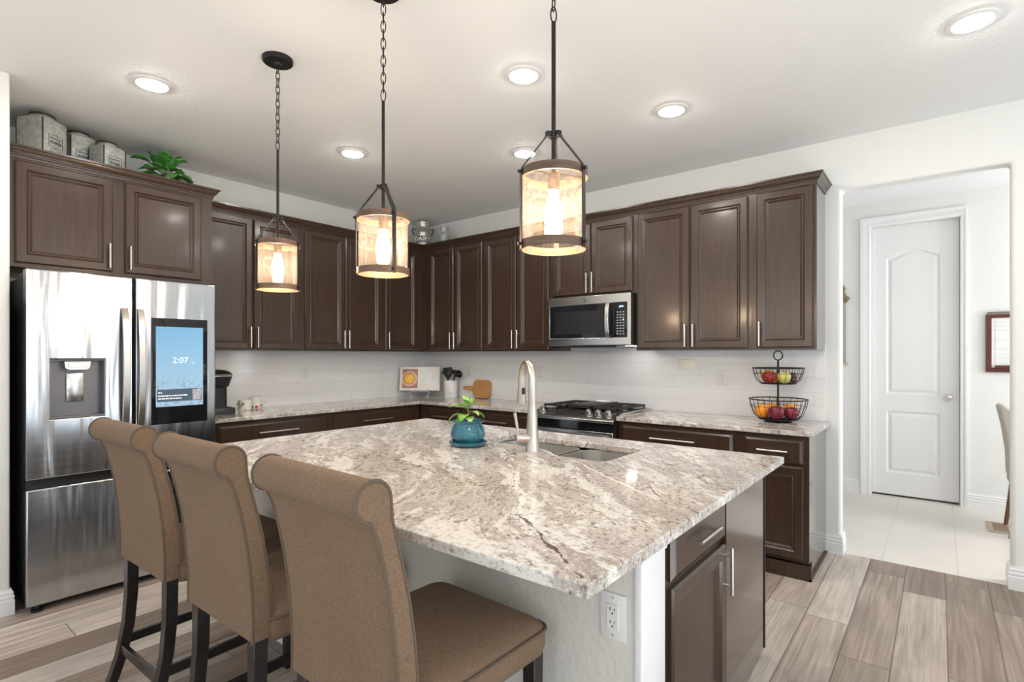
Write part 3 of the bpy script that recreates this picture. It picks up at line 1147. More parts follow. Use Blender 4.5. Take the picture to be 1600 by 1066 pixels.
# end cabinet (faces the doorway side, +x): local u along +y
c = thing('island_cabinet', 'dark island end cabinet with a drawer over a door, beside the white half-wall cap', 'cabinet', (BX - 0.60, -2.776, 0), QA, 'island cabinets')
w = 0.595
d_ = 0.60
build('body', MB().box((0.0, -d_ + 0.018, 0.10), (w, -0.13, 0.8835)), M['cab_end'], c, smooth=False)
mb = MB().box((0, -d_, 0.10), (0.1, -d_ + 0.018, 0.8835)).box((w - 0.06, -d_, 0.10), (w, -d_ + 0.018, 0.8835))
for z0, z1 in ((0.10, 0.14), (0.665, 0.705), (0.845, 0.8835)):
    mb.box((0.1, -d_, z0), (w - 0.06, -d_ + 0.018, z1))
build('face_frame', mb, M['cab'], c, smooth=False)
build('toe_kick', MB().box((0, -d_ + 0.06, ZF), (w, -d_ + 0.075, 0.10)), M['cab'], c, smooth=False)
add_drawer(c, 0.085, w - 0.008, 0.693, 0.861, -d_, 0.20)
add_door(c, 0.085, w - 0.008, 0.12, 0.672, -d_, w - 0.035, 0.585, 0.17)
# sink cabinet run on the range side with flush end panel
c = thing('island_cabinet', 'long dark island sink cabinet whose plain end panel faces the doorway', 'cabinet', (0, 0, 0), 0, 'island cabinets')
x1 = 4.052
mb = MB()
mb.box((1.87, -2.178, 0.10), (2.60, -1.645, 0.8835)).box((3.62, -2.178, 0.10), (x1 - 0.014, -1.645, 0.8835)).box((2.60, -2.178, 0.10), (3.62, -1.645, 0.60))
build('body', mb, M['cab'], c, smooth=False)
build('end_panel', MB().box((x1 - 0.013, -2.179, 0.048), (x1, -1.632, 0.8835)), M['cab_end'], c, smooth=False)
build('toe_kick', MB().box((1.87, -2.17, ZF), (x1 - 0.03, -1.72, 0.10)), M['cab'], c, smooth=False)
build('edge_strip', MB().box((x1 - 0.005, -1.6315, 0.048), (x1 + 0.004, -1.622, 0.8835)), M['charcoal'], c, smooth=False)
for i in range(4):
    xa = 1.89 + i * 0.535
    dd = build('door', MB().nest(-(xa + 0.52), -xa, 0.13, 0.86, 0, DOOR), M['cab'], c, angle=20)
    dd.rotation_euler = (0, 0, PI)
    dd.location = (0, -1.644, 0)
# ------------------------------------------------ sink and faucet
sink = thing('undermount_sink', 'brushed steel double-bowl sink set under the island granite', 'sink', (0, 0, 0))


def scaled(pts, k, dz):
    cx = sum(p[0] for p in pts) / len(pts)
    cy = sum(p[1] for p in pts) / len(pts)
    return [(cx + (x - cx) * k, cy + (y - cy) * k, dz) for x, y in pts]


BL = [(x, y) for x, y in rrect(0.44, 0.275, 0.06, 5, 2.985, -1.945)]
BR = rrect(0.31, 0.385, 0.09, 6, 3.395, -1.998)
for pl, nm in ((BL, 'wide'), (BR, 'deep')):
    rings = [scaled(pl, 1.05, CT0 - 0.001), scaled(pl, 1.0, CT0 - 0.003), scaled(pl, 0.985, 0.80), scaled(pl, 0.96, 0.735), scaled(pl, 0.88, 0.715), scaled(pl, 0.3, 0.708)]
    b = build('basin', MB().loft([list(r) for r in rings], False, True), M['steel_sink'], sink, angle=60)
    cx = sum(p[0] for p in pl) / len(pl)
    cy = sum(p[1] for p in pl) / len(pl)
    build('drain', MB().lathe([(0.0, 0.0), (0.036, 0.0), (0.042, 0.003), (0.044, 0.0015)], 20, (cx, cy, 0.7085)), M['steel'], b)
mb = MB().box((3.215, -2.10, 0.868), (3.232, -1.83, 0.880), 0.003)
build('divider', mb, M['steel_sink'], sink)

f = thing('kitchen_faucet', 'tall brushed nickel pull-down faucet standing in front of the sink', 'faucet', (3.150, -2.172, CT1), math.radians(57))
mb = MB()
mb.lathe([(0.0, 0.0), (0.034, 0.0), (0.034, 0.003), (0.031, 0.01), (0.0285, 0.08), (0.024, 0.17), (0.0205, 0.215), (0.0205, 0.217), (0.0195, 0.218), (0.0195, 0.3)], 24)
arc = [(0, 0, 0.29)]
for k in range(0, 13):
    a = PI * k / 12 * 1.02
    arc.append((0, 0.072 - 0.072 * math.cos(a), 0.345 + 0.072 * math.sin(a)))
mb.tube(arc, 0.0185, 14)
build('spout', mb, M['nickel_warm'], f)
mb = MB()
mb.cyl((0, 0.144, 0.345), (0, 0.150, 0.285), 0.019, 0.021, 16)
mb.cyl((0, 0.150, 0.285), (0, 0.157, 0.215), 0.021, 0.0245, 16)
h = build('spray_head', mb, M['nickel_warm'], f)
ob = build('spray_button', MB().box((-0.008, 0.118, 0.262), (0.008, 0.132, 0.295), 0.003), M['black'], h)
ob['label'] = 'black spray button'
mb = MB()
mb.cyl((-0.02, 0.0, 0.062), (-0.078, 0.0, 0.066), 0.0215, 0.0205, 16)
mb.cyl((-0.078, 0.0, 0.066), (-0.084, 0, 0.0665), 0.0205, 0.017, 16)
mb.tube([(-0.070, 0.0, 0.075), (-0.075, 0.0, 0.11), (-0.088, 0.0, 0.185)], [0.0065, 0.0065, 0.008], 10)
build('handle', mb, M['nickel_warm'], f)

# ================================================================== FRIDGE
FX = 0.97
fr = thing('refrigerator', 'stainless french-door fridge with a lit touchscreen and ice dispenser', 'refrigerator', (0, 0, 0))
FY0, FYM, FY1 = -3.632, -3.156, -2.700
build('body', MB().box((0.03, FY0 + 0.008, 0.05), (0.880, FY1 - 0.006, 1.795), 0.006), M['charcoal'], fr)
build('grille', MB().box((0.10, FY0 + 0.03, ZF + 0.012), (0.90, FY1 - 0.03, 0.052)), M['black'], fr, smooth=False)
for y in (FY0 + 0.05, FY1 - 0.09):
    build('foot', MB().lathe([(0, 0), (0.026, 0), (0.026, 0.012), (0.014, 0.016), (0.014, 0.035), (0, 0.035)], 14, (0.93, y, ZF)), M['black'], fr)
for y in (FY0 + 0.012, FY1 - 0.085):
    build('hinge_cover', MB().box((0.70, y, 1.795), (0.93, y + 0.07, 1.820), 0.006), M['dispenser'], fr)


def cushion_front(poly_y0, poly_y1, z0, z1, holes=()):
    """door skin: slab with a rounded edge, front at FX"""
    return MB().slab([(poly_y0, z0), (poly_y1, z0), (poly_y1, z1), (poly_y0, z1)], [list(h) for h in holes], 'x', 0.888, FX)


RY0, RY1, RZ0, RZ1 = -3.537, -3.296, 1.030, 1.347
d1 = build('door', cushion_front(FY0, FYM - 0.009, 0.716, 1.826, [[(RY0, RZ0), (RY1, RZ0), (RY1, RZ1), (RY0, RZ1)]]), M['steel_wavy'], fr, bevel=0.007, seg=3)
d2 = build('door', cushion_front(FYM + 0.009, FY1, 0.716, 1.826), M['steel_wavy'], fr, bevel=0.007, seg=3)
build('freezer_drawer', cushion_front(FY0, FY1, 0.055, 0.666), M['steel_wavy'], fr, bevel=0.007, seg=3)
build('drawer_grip', MB().box((0.86, FY0 + 0.004, 0.667), (0.935, FY1 - 0.004, 0.714)), M['black'], fr, smooth=False)
# ice and water dispenser
e = 0.0006
mb = MB()
t_ = 0.004
mb.box((0.905, RY0 + e, RZ0 + e), (0.909, RY1 - e, RZ1 - e))
mb.box((0.909, RY0 + e, RZ0 + e), (FX + 0.001, RY0 + t_, RZ1 - e)).box((0.909, RY1 - t_, RZ0 + e), (FX + 0.001, RY1 - e, RZ1 - e))
mb.box((0.909, RY0 + t_, RZ0 + e), (FX + 0.001, RY1 - t_, RZ0 + t_ + 0.006)).box((0.909, RY0 + t_, RZ1 - t_), (FX + 0.001, RY1 - t_, RZ1 - e))
dp = build('dispenser', mb, M['dispenser'], d1, smooth=False)
dp['label'] = 'grey dispenser recess'
mb = MB().prism([(-3.476, 1.338), (-3.357, 1.338), (-3.362, 1.300), (-3.378, 1.290), (-3.455, 1.290), (-3.471, 1.300)], 'x', 0.912, 0.965)
mb.box((0.965, -3.457, 1.305), (0.968, -3.376, 1.332))
build('nozzle', mb, M['handle_steel'], dp, bevel=0.002)
build('paddle', MB().box((0.912, -3.458, 1.115), (0.922, -3.382, 1.272), 0.003), M['steel'], dp)
# bowed handles
for yy, dd in ((FYM - 0.047, d1), (FYM + 0.030, d2)):
    pts = []
    for k in range(17):
        q = k / 16
        z = 0.945 + q * 0.70
        bow = math.sin(PI * q) ** 0.6
        pts.append((0.978 + 0.038 * bow, yy, z))
    build('handle', MB().strap(pts, 0.034, 0.016, (0, 1, 0)), M['handle_steel'], dd, bevel=0.003, angle=30)
# touchscreen
sc = build('touchscreen', MB().box((FX - 0.002, -3.067, 0.950), (FX + 0.004, -2.752, 1.597), 0.002), M['black_gloss'], d2)
sc['label'] = 'black glass touchscreen'
im = build('display', MB().box((FX + 0.0042, -3.044, 1.056), (FX + 0.0048, -2.779, 1.545)), M['screen'], sc, smooth=False)
im['label'] = 'lit blue snow scene display'


def put_text(mb, mat, origin, xdir, ydir, parent, name='lettering'):
    X, Y = Vector(xdir).normalized(), Vector(ydir).normalized()
    Z = X.cross(Y)
    m = Matrix(((X.x, Y.x, Z.x, origin[0]), (X.y, Y.y, Z.y, origin[1]), (X.z, Y.z, Z.z, origin[2]), (0, 0, 0, 1)))
    bmesh.ops.transform(mb.bm, matrix=m, verts=mb.bm.verts)
    return build(name, mb, mat, parent, smooth=False)


put_text(text_mesh('2:07', 0.052), M['clock_text'], (FX + 0.0055, -2.910, 1.338), (0, 1, 0), (0, 0, 1), sc, 'clock_digits')
put_text(text_mesh('PM', 0.013), M['clock_text'], (FX + 0.0055, -2.838, 1.322), (0, 1, 0), (0, 0, 1), sc, 'clock_digits')
build('news_card', MB().box((FX + 0.005, -3.038, 1.086), (FX + 0.0054, -2.786, 1.162)), M['news'], sc, smooth=False)
mb = MB()
rnd = random.Random(3)
for row, (z, y0, y1) in enumerate(((1.142, -3.032, -3.012), (1.122, -3.032, -2.868), (1.105, -3.032, -2.905))):
    y = y0
    while y < y1:
        l = rnd.uniform(0.008, 0.022)
        mb.box((FX + 0.0056, y, z - 0.0035), (FX + 0.0059, min(y + l, y1), z + 0.0035))
        y += l + 0.004
build('text_lines', mb, M['clock_text'], sc, smooth=False)
build('news_picture', MB().box((FX + 0.0056, -2.842, 1.090), (FX + 0.006, -2.790, 1.158)), mat_fruit('news_photo', (0.10, 0.11, 0.2), (0.75, 0.74, 0.78), 0.4, 12), sc, smooth=False)

# ================================================================== MICROWAVE
mw = thing('microwave', 'stainless over-the-range microwave with black window and keypad', 'microwave', (0, 0, 0))
MX0, MX1, MY, MZ0, MZ1 = 2.014, 2.796, -0.40, 1.447, 1.860
build('body', MB().box((MX0 + 0.002, MY + 0.03, MZ0), (MX1 - 0.002, -0.010, MZ1)), M['charcoal'], mw, smooth=False)
WZ0, WZ1 = 1.512, 1.786
KX0 = 2.622
dr = build('door', MB().slab([(MX0, MZ0 + 0.004), (MX1, MZ0 + 0.004), (MX1, MZ1), (MX0, MZ1)],
                             [[(MX0 + 0.018, WZ0), (2.762, WZ0), (2.762, WZ1), (MX0 + 0.018, WZ1)]], 'y', MY, MY + 0.029), M['steel'], mw, bevel=0.004)
wnd = build('window', MB().box((MX0 + 0.0185, MY + 0.004, WZ0 + 0.0005), (2.585, MY + 0.028, WZ1 - 0.0005)), M['black_gloss'], dr, smooth=False)
wnd['label'] = 'black door glass'
build('window_mesh', MB().box((2.085, MY + 0.0035, 1.545), (2.55, MY + 0.0042, 1.735)), M['black'], dr, smooth=False)
hp = []
for k in range(13):
    q = k / 12
    hp.append((2.603, MY - 0.010 - 0.026 * math.sin(PI * q) ** 0.5, WZ0 + 0.002 + q * (WZ1 - WZ0 - 0.004)))
build('handle', MB().strap(hp, 0.034, 0.014, (1, 0, 0)), M['steel'], dr, bevel=0.003, angle=30)
kp = build('keypad', MB().box((KX0, MY - 0.003, WZ0), (2.762, MY + 0.028, WZ1), 0.003), M['black_gloss'], mw)
kp['label'] = 'black keypad'
mb = MB()
for r in range(9):
    for q in range(3):
        z = WZ1 - 0.075 - r * 0.0215
        x = 2.682 + q * 0.026
        mb.box((x - 0.007, MY - 0.0036, z - 0.0028), (x + 0.007, MY - 0.0030, z + 0.0028))
build('key_print', mb, M['grey_line'], kp, smooth=False)
build('digits', MB().box((2.70, MY - 0.0036, WZ1 - 0.036), (2.735, MY - 0.003, WZ1 - 0.024)), M['display_blue'], kp, smooth=False)
mb = MB()
ec = (2.380, MY - 0.001, 1.823)
mb.tube([(ec[0] + 0.0165 * math.cos(a), ec[1], ec[2] + 0.0165 * math.sin(a)) for a in [2 * PI * k / 24 for k in range(24)]], 0.0016, 6, True)
mb.tube([(ec[0] - 0.008 + 0.016 * k / 10, ec[1], ec[2] + 0.0075 * math.sin(2 * PI * k / 10)) for k in range(11)], 0.0016, 6)
build('emblem', mb, M['charcoal'], dr)
build('vent_plate', MB().box((2.10, -0.36, MZ0 - 0.012), (2.65, -0.03, MZ0)), M['charcoal'], mw, smooth=False)

ob = build('lamp_lens', MB().box((2.68, -0.26, MZ0 - 0.004), (2.76, -0.14, MZ0 - 0.0005)), M['led_small'], mw, smooth=False)
ob['label'] = 'lit cooktop lamp lens'

# ================================================================== RANGE
rg = thing('gas_range', 'stainless slide-in gas range with black cast grates and front knobs', 'range', (0, 0, 0))
GX0, GX1 = 2.0335, 2.7935
build('body', MB().box((GX0 + 0.002, -0.64, 0.06), (GX1 - 0.002, -0.02, 0.905)), M['charcoal'], rg, smooth=False)
for x in (GX0 + 0.06, GX1 - 0.06):
    for y in (-0.58, -0.08):
        build('foot', MB().cyl((x, y, ZF), (x, y, 0.06), 0.016, n=12), M['black'], rg)
mb = MB().prism([(-0.0105, 0.905), (-0.0105, 0.930), (-0.545, 0.930), (-0.675, 0.893), (-0.690, 0.880), (-0.690, 0.862), (-0.672, 0.856), (-0.640, 0.905)], 'x', GX0, GX1)
ct = build('cooktop', mb, M['steel'], rg, bevel=0.003)
build('burner_tray', MB().box((GX0 + 0.03, -0.545, 0.9302), (GX1 - 0.03, -0.045, 0.934)), M['black_gloss'], ct, smooth=False)
build('control_glass', MB().prism([(-0.552, 0.9285), (-0.552, 0.9310), (-0.662, 0.8995), (-0.662, 0.8970)], 'x', 2.26, 2.49), M['griddle'], ct, smooth=False)
nrm = Vector((0, -0.037, 0.130)).normalized()
nrm = Vector((0, -math.sin(math.atan2(0.037, 0.130)), math.cos(math.atan2(0.037, 0.130))))
for x in (GX0 + 0.075, 2.545, 2.630, 2.715):
    p = Vector((x, -0.612, 0.912))
    mb = MB()
    mb.cyl(p, p + nrm * 0.006, 0.029, n=20)
    mb.cyl(p + nrm * 0.006, p + nrm * 0.034, 0.0245, 0.021, 20)
    mb.cyl(p + nrm * 0.034, p + nrm * 0.037, 0.021, 0.016, 20)
    mb.box(p + nrm * 0.036 - Vector((0.004, 0.016, 0)), p + nrm * 0.043 + Vector((0.004, 0.016, 0)), 0.001, 1)
    build('knob', mb, M['nickel'], rg)
for i in range(3):
    x0 = GX0 + 0.035 + i * 0.2315
    x1 = x0 + 0.2265
    mb = MB()
    zt0, zt1 = 0.948, 0.962
    for a, b in (((x0, -0.54), (x1, -0.527)), ((x0, -0.065), (x1, -0.052)), ((x0, -0.54), (x0 + 0.013, -0.052)), ((x1 - 0.013, -0.54), (x1, -0.052)), ((x0, -0.302), (x1, -0.290))):
        mb.box((a[0], a[1], zt0), (b[0], b[1], zt1), 0.002, 1)
    if i != 1:
        for q in range(1, 9):
            y = -0.54 + q * 0.054
            mb.box((x0, y, zt0 + 0.001), (x0 + 0.075, y + 0.008, zt1), 0.001, 1).box((x1 - 0.075, y, zt0 + 0.001), (x1, y + 0.008, zt1), 0.001, 1)
        mb.box((x0 + 0.107, -0.54, zt0), (x0 + 0.119, -0.44, zt1)).box((x0 + 0.107, -0.15, zt0), (x0 + 0.119, -0.052, zt1))
    for xx in (x0 + 0.01, x1 - 0.01):
        for yy in (-0.53, -0.296, -0.062):
            mb.cyl((xx, yy, 0.9335), (xx, yy, zt0 + 0.004), 0.006, n=8)
    build('grate', mb, M['grate'], rg)
    if i != 1:
        for yy in (-0.42, -0.17):
            build('burner', MB().lathe([(0, 0), (0.05, 0), (0.05, 0.006), (0.036, 0.008), (0.036, 0.013), (0, 0.014)], 20, ((x0 + x1) / 2, yy, 0.9342)), M['grate'], rg)
    else:
        build('griddle', MB().box((x0 + 0.004, -0.52, 0.9625), (x1 - 0.004, -0.08, 0.970), 0.003), M['griddle'], rg)
build('control_band', MB().box((GX0 + 0.012, -0.662, 0.795), (GX1 - 0.012, -0.641, 0.8545)), M['black_gloss'], rg, smooth=False)
od = build('oven_door', MB().slab([(GX0 + 0.004, 0.215), (GX1 - 0.004, 0.215), (GX1 - 0.004, 0.792), (GX0 + 0.004, 0.792)], [[(GX0 + 0.11, 0.33), (GX1 - 0.11, 0.33), (GX1 - 0.11, 0.66), (GX0 + 0.11, 0.66)]], 'y', -0.685, -0.641), M['steel'], rg, bevel=0.003)
build('oven_window', MB().box((GX0 + 0.111, -0.680, 0.331), (GX1 - 0.111, -0.645, 0.659)), M['black_gloss'], od, smooth=False)
mb = MB().cyl((GX0 + 0.05, -0.735, 0.752), (GX1 - 0.05, -0.735, 0.752), 0.011, n=14)
for x in (GX0 + 0.08, GX1 - 0.08):
    mb.cyl((x, -0.685, 0.752), (x, -0.735, 0.752), 0.008, n=10)
build('handle', mb, M['steel'], od)
build('warming_drawer', MB().box((GX0 + 0.004, -0.682, 0.07), (GX1 - 0.004, -0.641, 0.208), 0.004), M['steel'], rg)
sr = MB().loft([[(0.078 * k * math.cos(a) * 1.0, 0.045 * k * math.sin(a), z) for a in [2 * PI * i / 28 for i in range(28)]]
                for k, z in ((0.6, 0), (0.95, 0.006), (1.0, 0.016), (0.95, 0.016), (0.85, 0.010), (0.3, 0.008))])
ob = build('spoon_rest', sr, M['ceramic'])
ob.location = (2.45, -0.215, 0.9705)
tag(ob, 'small white ceramic spoon rest lying on the range griddle', 'spoon rest')

# ================================================================== STOOLS
SW = 0.44


def back_profile():
    rear = [(0.0, 0.549), (0.001, 0.62), (-0.002, 0.70), (-0.009, 0.78), (-0.020, 0.86), (-0.036, 0.94), (-0.052, 1.0), (-0.068, 1.036)]
    cy, cz, r = -0.061, 1.078, 0.043
    circ = []
    for k in range(15):
        a = math.radians(240 - k * (240 + 5) / 14)
        circ.append((cy + r * math.cos(a), cz + r * math.sin(a)))
    front = [(-0.0145, 1.03), (-0.001, 0.98), (0.014, 0.92), (0.030, 0.85), (0.043, 0.77), (0.051, 0.69), (0.055, 0.62), (0.056, 0.549)]
    return rear + circ + front


def make_stool(label):
    s = thing('bar_stool', label, 'bar stool', (0, 0, 0), 0, 'upholstered bar stools at the island')
    pf = back_profile()
    h = SW / 2
    rings = []
    for x, k in ((-h, 0.0), (-h + 0.001, 0.0), (h - 0.001, 0), (h, 0.0)):
        rings.append([(x, y, z) for y, z in pf])
    b = build('backrest', MB().loft([rings[0], rings[-1]]), M['fabric'], s, bevel=0.006, seg=3, angle=50)
    for sx in (-1, 1):
        pts = [(sx * (h - 0.002), y, z) for y, z in pf]
        build('piping', MB().tube(pts, 0.0042, 6), M['piping'], b)
    # seat
    rings = []
    yc, dp = 0.285, 0.485
    for w, d, r, z in ((0.43, 0.46, 0.03, 0.532), (0.448, 0.478, 0.035, 0.535), (0.462, 0.492, 0.04, 0.56), (0.462, 0.492, 0.04, 0.595),
                       (0.456, 0.486, 0.04, 0.607), (0.43, 0.46, 0.045, 0.622), (0.36, 0.39, 0.06, 0.640), (0.24, 0.27, 0.06, 0.652), (0.10, 0.12, 0.04, 0.656)):
        rings.append([(x, y, z) for x, y in rrect(w, d, r, 5, 0, yc)])
    st = build('seat', MB().loft(rings), M['fabric'], s, angle=75)
    build('piping', MB().tube([(x, y, 0.604) for x, y in rrect(0.464, 0.494, 0.04, 5, 0, yc)], 0.0042, 6, True), M['piping'], st)
    # legs
    for sx in (-1, 1):
        rings = []
        for z, y in ((0.552, 0.030), (0.40, 0.028), (0.28, 0.018), (0.16, -0.006), (0.06, -0.040), (ZF, -0.058)):
            k = 0.021 - 0.004 * (0.55 - z) / 0.55
            x = sx * 0.190
            rings.append([(x - k, y - k, z), (x + k, y - k, z), (x + k, y + k, z), (x - k, y + k, z)])
        build('leg', MB().loft(rings), M['leg'], s, bevel=0.002, angle=30)
        x = sx * 0.198
        rings = [[(x - k, 0.49 - k, z), (x + k, 0.49 - k, z), (x + k, 0.49 + k, z), (x - k, 0.49 + k, z)] for z, k in ((0.535, 0.021), (ZF, 0.016))]
        build('leg', MB().loft(rings), M['leg'], s, bevel=0.002, angle=30)
        build('stretcher', MB().strap([(sx * 0.192, 0.008, 0.215), (sx * 0.196, 0.478, 0.215)], 0.036, 0.018, (0, 0, 1)), M['leg'], s, bevel=0.002, angle=30)
    build('stretcher', MB().strap([(-0.178, -0.004, 0.19), (0.178, -0.004, 0.19)], 0.036, 0.018, (0, 0, 1)), M['leg'], s, bevel=0.002, angle=30)
    build('stretcher', MB().strap([(-0.186, 0.49, 0.235), (0.186, 0.49, 0.235)], 0.036, 0.018, (0, 0, 1)), M['leg'], s, bevel=0.002, angle=30)
    return s


s0 = make_stool('tan upholstered roll-back bar stool closest to the fridge')
SP = [(2.269, -3.514, 0.028), (2.928, -3.510, 0.011), (3.569, -3.507, -0.021)]
LB = [None, 'tan upholstered roll-back bar stool in the middle of the three at the island', 'tan roll-back bar stool with grey-lit seat, closest to the white half-wall cap']
for i, (x, y, a) in enumerate(SP):
    s = s0 if i == 0 else copy_tree(s0)
    s.location = (x, y, 0)
    s.rotation_euler = (0, 0, a)
    if LB[i]:
        s['label'] = LB[i]

# ================================================================== PENDANTS
PY = -2.88


def make_pendant(label):
    p = thing('pendant_light', label, 'pendant light', (0, 0, 0), 0, 'lantern pendant lights over the island')
    # z measured from the ceiling (origin)
    z = lambda v: v - H
    build('canopy', MB().lathe([(0, 0), (0.072, 0), (0.072, -0.016), (0.066, -0.022), (0.020, -0.024), (0.012, -0.034), (0, -0.036)], 28), M['dark_iron'], p)
    mb = MB()
    zt, zb = -0.034, z(2.395)
    n = 12
    L = (zt - zb) / n
    for k in range(n):
        zc = zt - (k + 0.5) * L
        ring = []
        for q in range(14):
            a = 2 * PI * q / 14
            u, v = 0.0095 * math.cos(a), (L / 2 + 0.007) * math.sin(a)
            ring.append((u if k % 2 else 0, 0 if k % 2 else u, zc + v))
        mb.tube(ring, 0.0022, 6, True)
    build('chain', mb, M['dark_iron'], p)
    mb = MB()
    mb.cyl((0, 0, z(1.925)), (0, 0, z(2.39)), 0.0068, n=12)
    build('rod', mb, M['dark_iron'], p)
    hub = MB().cyl((0, 0, z(2.035)), (0, 0, z(2.055)), 0.013, n=12)
    R = 0.104
    for k in range(3):
        a = 2 * PI * k / 3
        dx, dy = math.cos(a), math.sin(a)
        hub.box((dx * 0.018 - 0.008, dy * 0.018 - 0.008, z(2.036)), (dx * 0.018 + 0.008, dy * 0.018 + 0.008, z(2.054)), 0.002, 1)
    build('hub', hub, M['dark_iron'], p)
    for k in range(3):
        a = 2 * PI * k / 3
        dx, dy = math.cos(a), math.sin(a)
        pts = [(dx * 0.020, dy * 0.020, z(2.05)), (dx * 0.030, dy * 0.030, z(2.03)), (dx * (R - 0.003), dy * (R - 0.003), z(1.938)), (dx * (R + 0.003), dy * (R + 0.003), z(1.925)), (dx * (R + 0.003), dy * (R + 0.003), z(1.690))]
        arm = build('arm', MB().strap(pts, 0.016, 0.003, (-dy, dx, 0)), M['dark_iron'], p, angle=30)
        sc_ = MB()
        for zz in (1.922, 1.706):
            sc_.cyl((dx * R, dy * R, z(zz)), (dx * (R + 0.013), dy * (R + 0.013), z(zz)), 0.005, n=10)
        build('screw', sc_, M['dark_iron'], arm)
    for z0, z1 in ((1.909, 1.934), (1.694, 1.719)):
        build('wood_ring', MB().lathe([(R - 0.006, z(z0)), (R, z(z0)), (R, z(z1)), (R - 0.006, z(z1)), (R - 0.006, z(z0))], 40, caps=False), M['ring_wood'], p, angle=50)
    mb = MB()
    n = 40
    rings = [[((R - 0.0075) * math.cos(2 * PI * k / n), (R - 0.0075) * math.sin(2 * PI * k / n), zz) for k in range(n)] for zz in (z(1.700), z(1.928))]
    mb.loft(rings, False, False)
    build('glass_shade', mb, M['shade'], p)
    build('spider', MB().box((-R + 0.008, -0.006, z(1.924)), (R - 0.008, 0.006, z(1.927))), M['dark_iron'], p, smooth=False)
    build('socket', MB().cyl((0, 0, z(1.875)), (0, 0, z(1.926)), 0.019, n=16), M['ring_wood'], p)
    build('bulb', MB().lathe([(0, z(1.755)), (0.014, z(1.758)), (0.026, z(1.775)), (0.0295, z(1.80)), (0.026, z(1.825)), (0.016, z(1.855)), (0.013, z(1.876)), (0, z(1.877))], 20), M['bulb'], p, angle=80)
    return p


p0 = make_pendant('lantern pendant light nearest the fridge, its round ceiling canopy showing')
for i, (x, a, lb) in enumerate(((2.104, 0.0, None), (2.931, 0.0, 'middle lantern pendant of the three, hanging above the potted plant'),
                                (3.752, 0.0, 'lantern pendant hanging largest, in front of the range and microwave'))):
    p = p0 if i == 0 else copy_tree(p0)
    p.location = (x, PY, H)
    # strap angles as seen from the camera: right vector at yaw
    ang = math.radians((210, 172, 205)[i])
    p.rotation_euler = (0, 0, YAW + math.radians((23.5, 13.5, -4.4)[i]) + ang)
    if lb:
        p['label'] = lb

# ================================================================== RECESSED LIGHTS
def make_recessed(label):
    r = thing('recessed_light', label, 'ceiling light', (0, 0, 0), 0, 'recessed ceiling lights')
    build('trim_ring', MB().lathe([(0.068, -0.001), (0.074, -0.010), (0.094, -0.006), (0.096, -0.0005), (0.068, -0.0005)], 36), M['white_plastic'], r)
    build('lens', MB().lathe([(0, -0.024), (0.025, -0.0225), (0.048, -0.017), (0.062, -0.010), (0.068, -0.004), (0.068, -0.001), (0, -0.001)], 36), M['led'], r)
    return r


r0 = make_recessed('round recessed ceiling light above the island end near the fridge')
RL = [((1.336, -3.178), None), ((1.332, -1.905), 'round recessed ceiling light in front of the cabinets on the fridge wall'),
      ((2.966, -1.999), 'round recessed ceiling light above the island sink, larger of the stacked pair'),
      ((2.312, -1.125), 'small round recessed ceiling light in front of the microwave, seen behind the big pendant'),
      ((3.414, -1.124), 'round recessed ceiling light in front of the wide cabinet past the microwave'),
      ((4.788, -1.130), 'round recessed ceiling light with a white rim, in front of the doorway')]
for i, ((x, y), lb) in enumerate(RL):
    r = r0 if i == 0 else copy_tree(r0)
    r.location = (x, y, H)
    if lb:
        r['label'] = lb

# ================================================================== OUTLETS
def outlet(label, loc, rz, w=0.072, h=0.116, kind='outlet'):
    """plate facing local -y"""
    o = thing('wall_outlet' if kind == 'outlet' else 'light_switch', label, 'outlet' if kind == 'outlet' else 'switch', loc, rz)
    build('plate', MB().box((-w / 2, -0.006, -h / 2), (w / 2, 0, h / 2), 0.003), M['white_plastic'], o)
    mb = MB().box((-0.0175, -0.009, -0.034), (0.0175, -0.006, 0.034), 0.001, 1)
    pl = build('receptacle' if kind == 'outlet' else 'rocker', mb, M['white_plastic'], o)
    if kind == 'outlet':
        mb = MB()
        for zc in (-0.0175, 0.0175):
            mb.box((-0.0075, -0.0095, zc - 0.001), (-0.0055, -0.0089, zc + 0.008)).box((0.0055, -0.0095, zc), (0.0075, -0.0089, zc + 0.007))
            mb.cyl((0, -0.0095, zc - 0.008), (0, -0.0089, zc - 0.008), 0.0026, n=8)
        build('slot', mb, M['slot'], pl, smooth=False)
    build('screw', MB().cyl((0, -0.0072, h / 2 - 0.012), (0, -0.006, h / 2 - 0.012), 0.003, n=8).cyl((0, -0.0072, -h / 2 + 0.012), (0, -0.006, -h / 2 + 0.012), 0.003, n=8), M['nickel'], o)
    return o


outlet('white double outlet in the island half wall under the granite corner', (3.980, PW0, 0.663), 0, 0.078, 0.126)
outlet('white outlet on the fridge-side tiled wall above the granite', (0.008, -1.502, 1.202), QA)
outlet('white outlet on the tiles above the cutting board', (0.725, -0.008, 1.198), 0)
outlet('white rocker switch on the tiles behind the faucet, next to the range', (1.676, -0.008, 1.203), 0, kind='switch')
outlet('white outlet on the tiles between range and fruit stand', (3.367, -0.008, 1.194), 0)
o = thing('tile_glare_plate', 'cream horizontal patch of tile glare high on the tiles past the range', 'tile glare', (3.093, -0.008, 1.291))
build('plate', MB().box((-0.074, -0.006, -0.046), (0.074, 0, 0.046), 0.003), plain('cream_tile_glare', (0.90, 0.875, 0.80), 0.3), o)  # bright reflection in one glossy tile, built as a cream plate
build('screw', MB().cyl((-0.055, -0.0072, 0), (-0.055, -0.006, 0), 0.003, n=8).cyl((0.055, -0.0072, 0), (0.055, -0.006, 0), 0.003, n=8), M['white_plastic'], o)

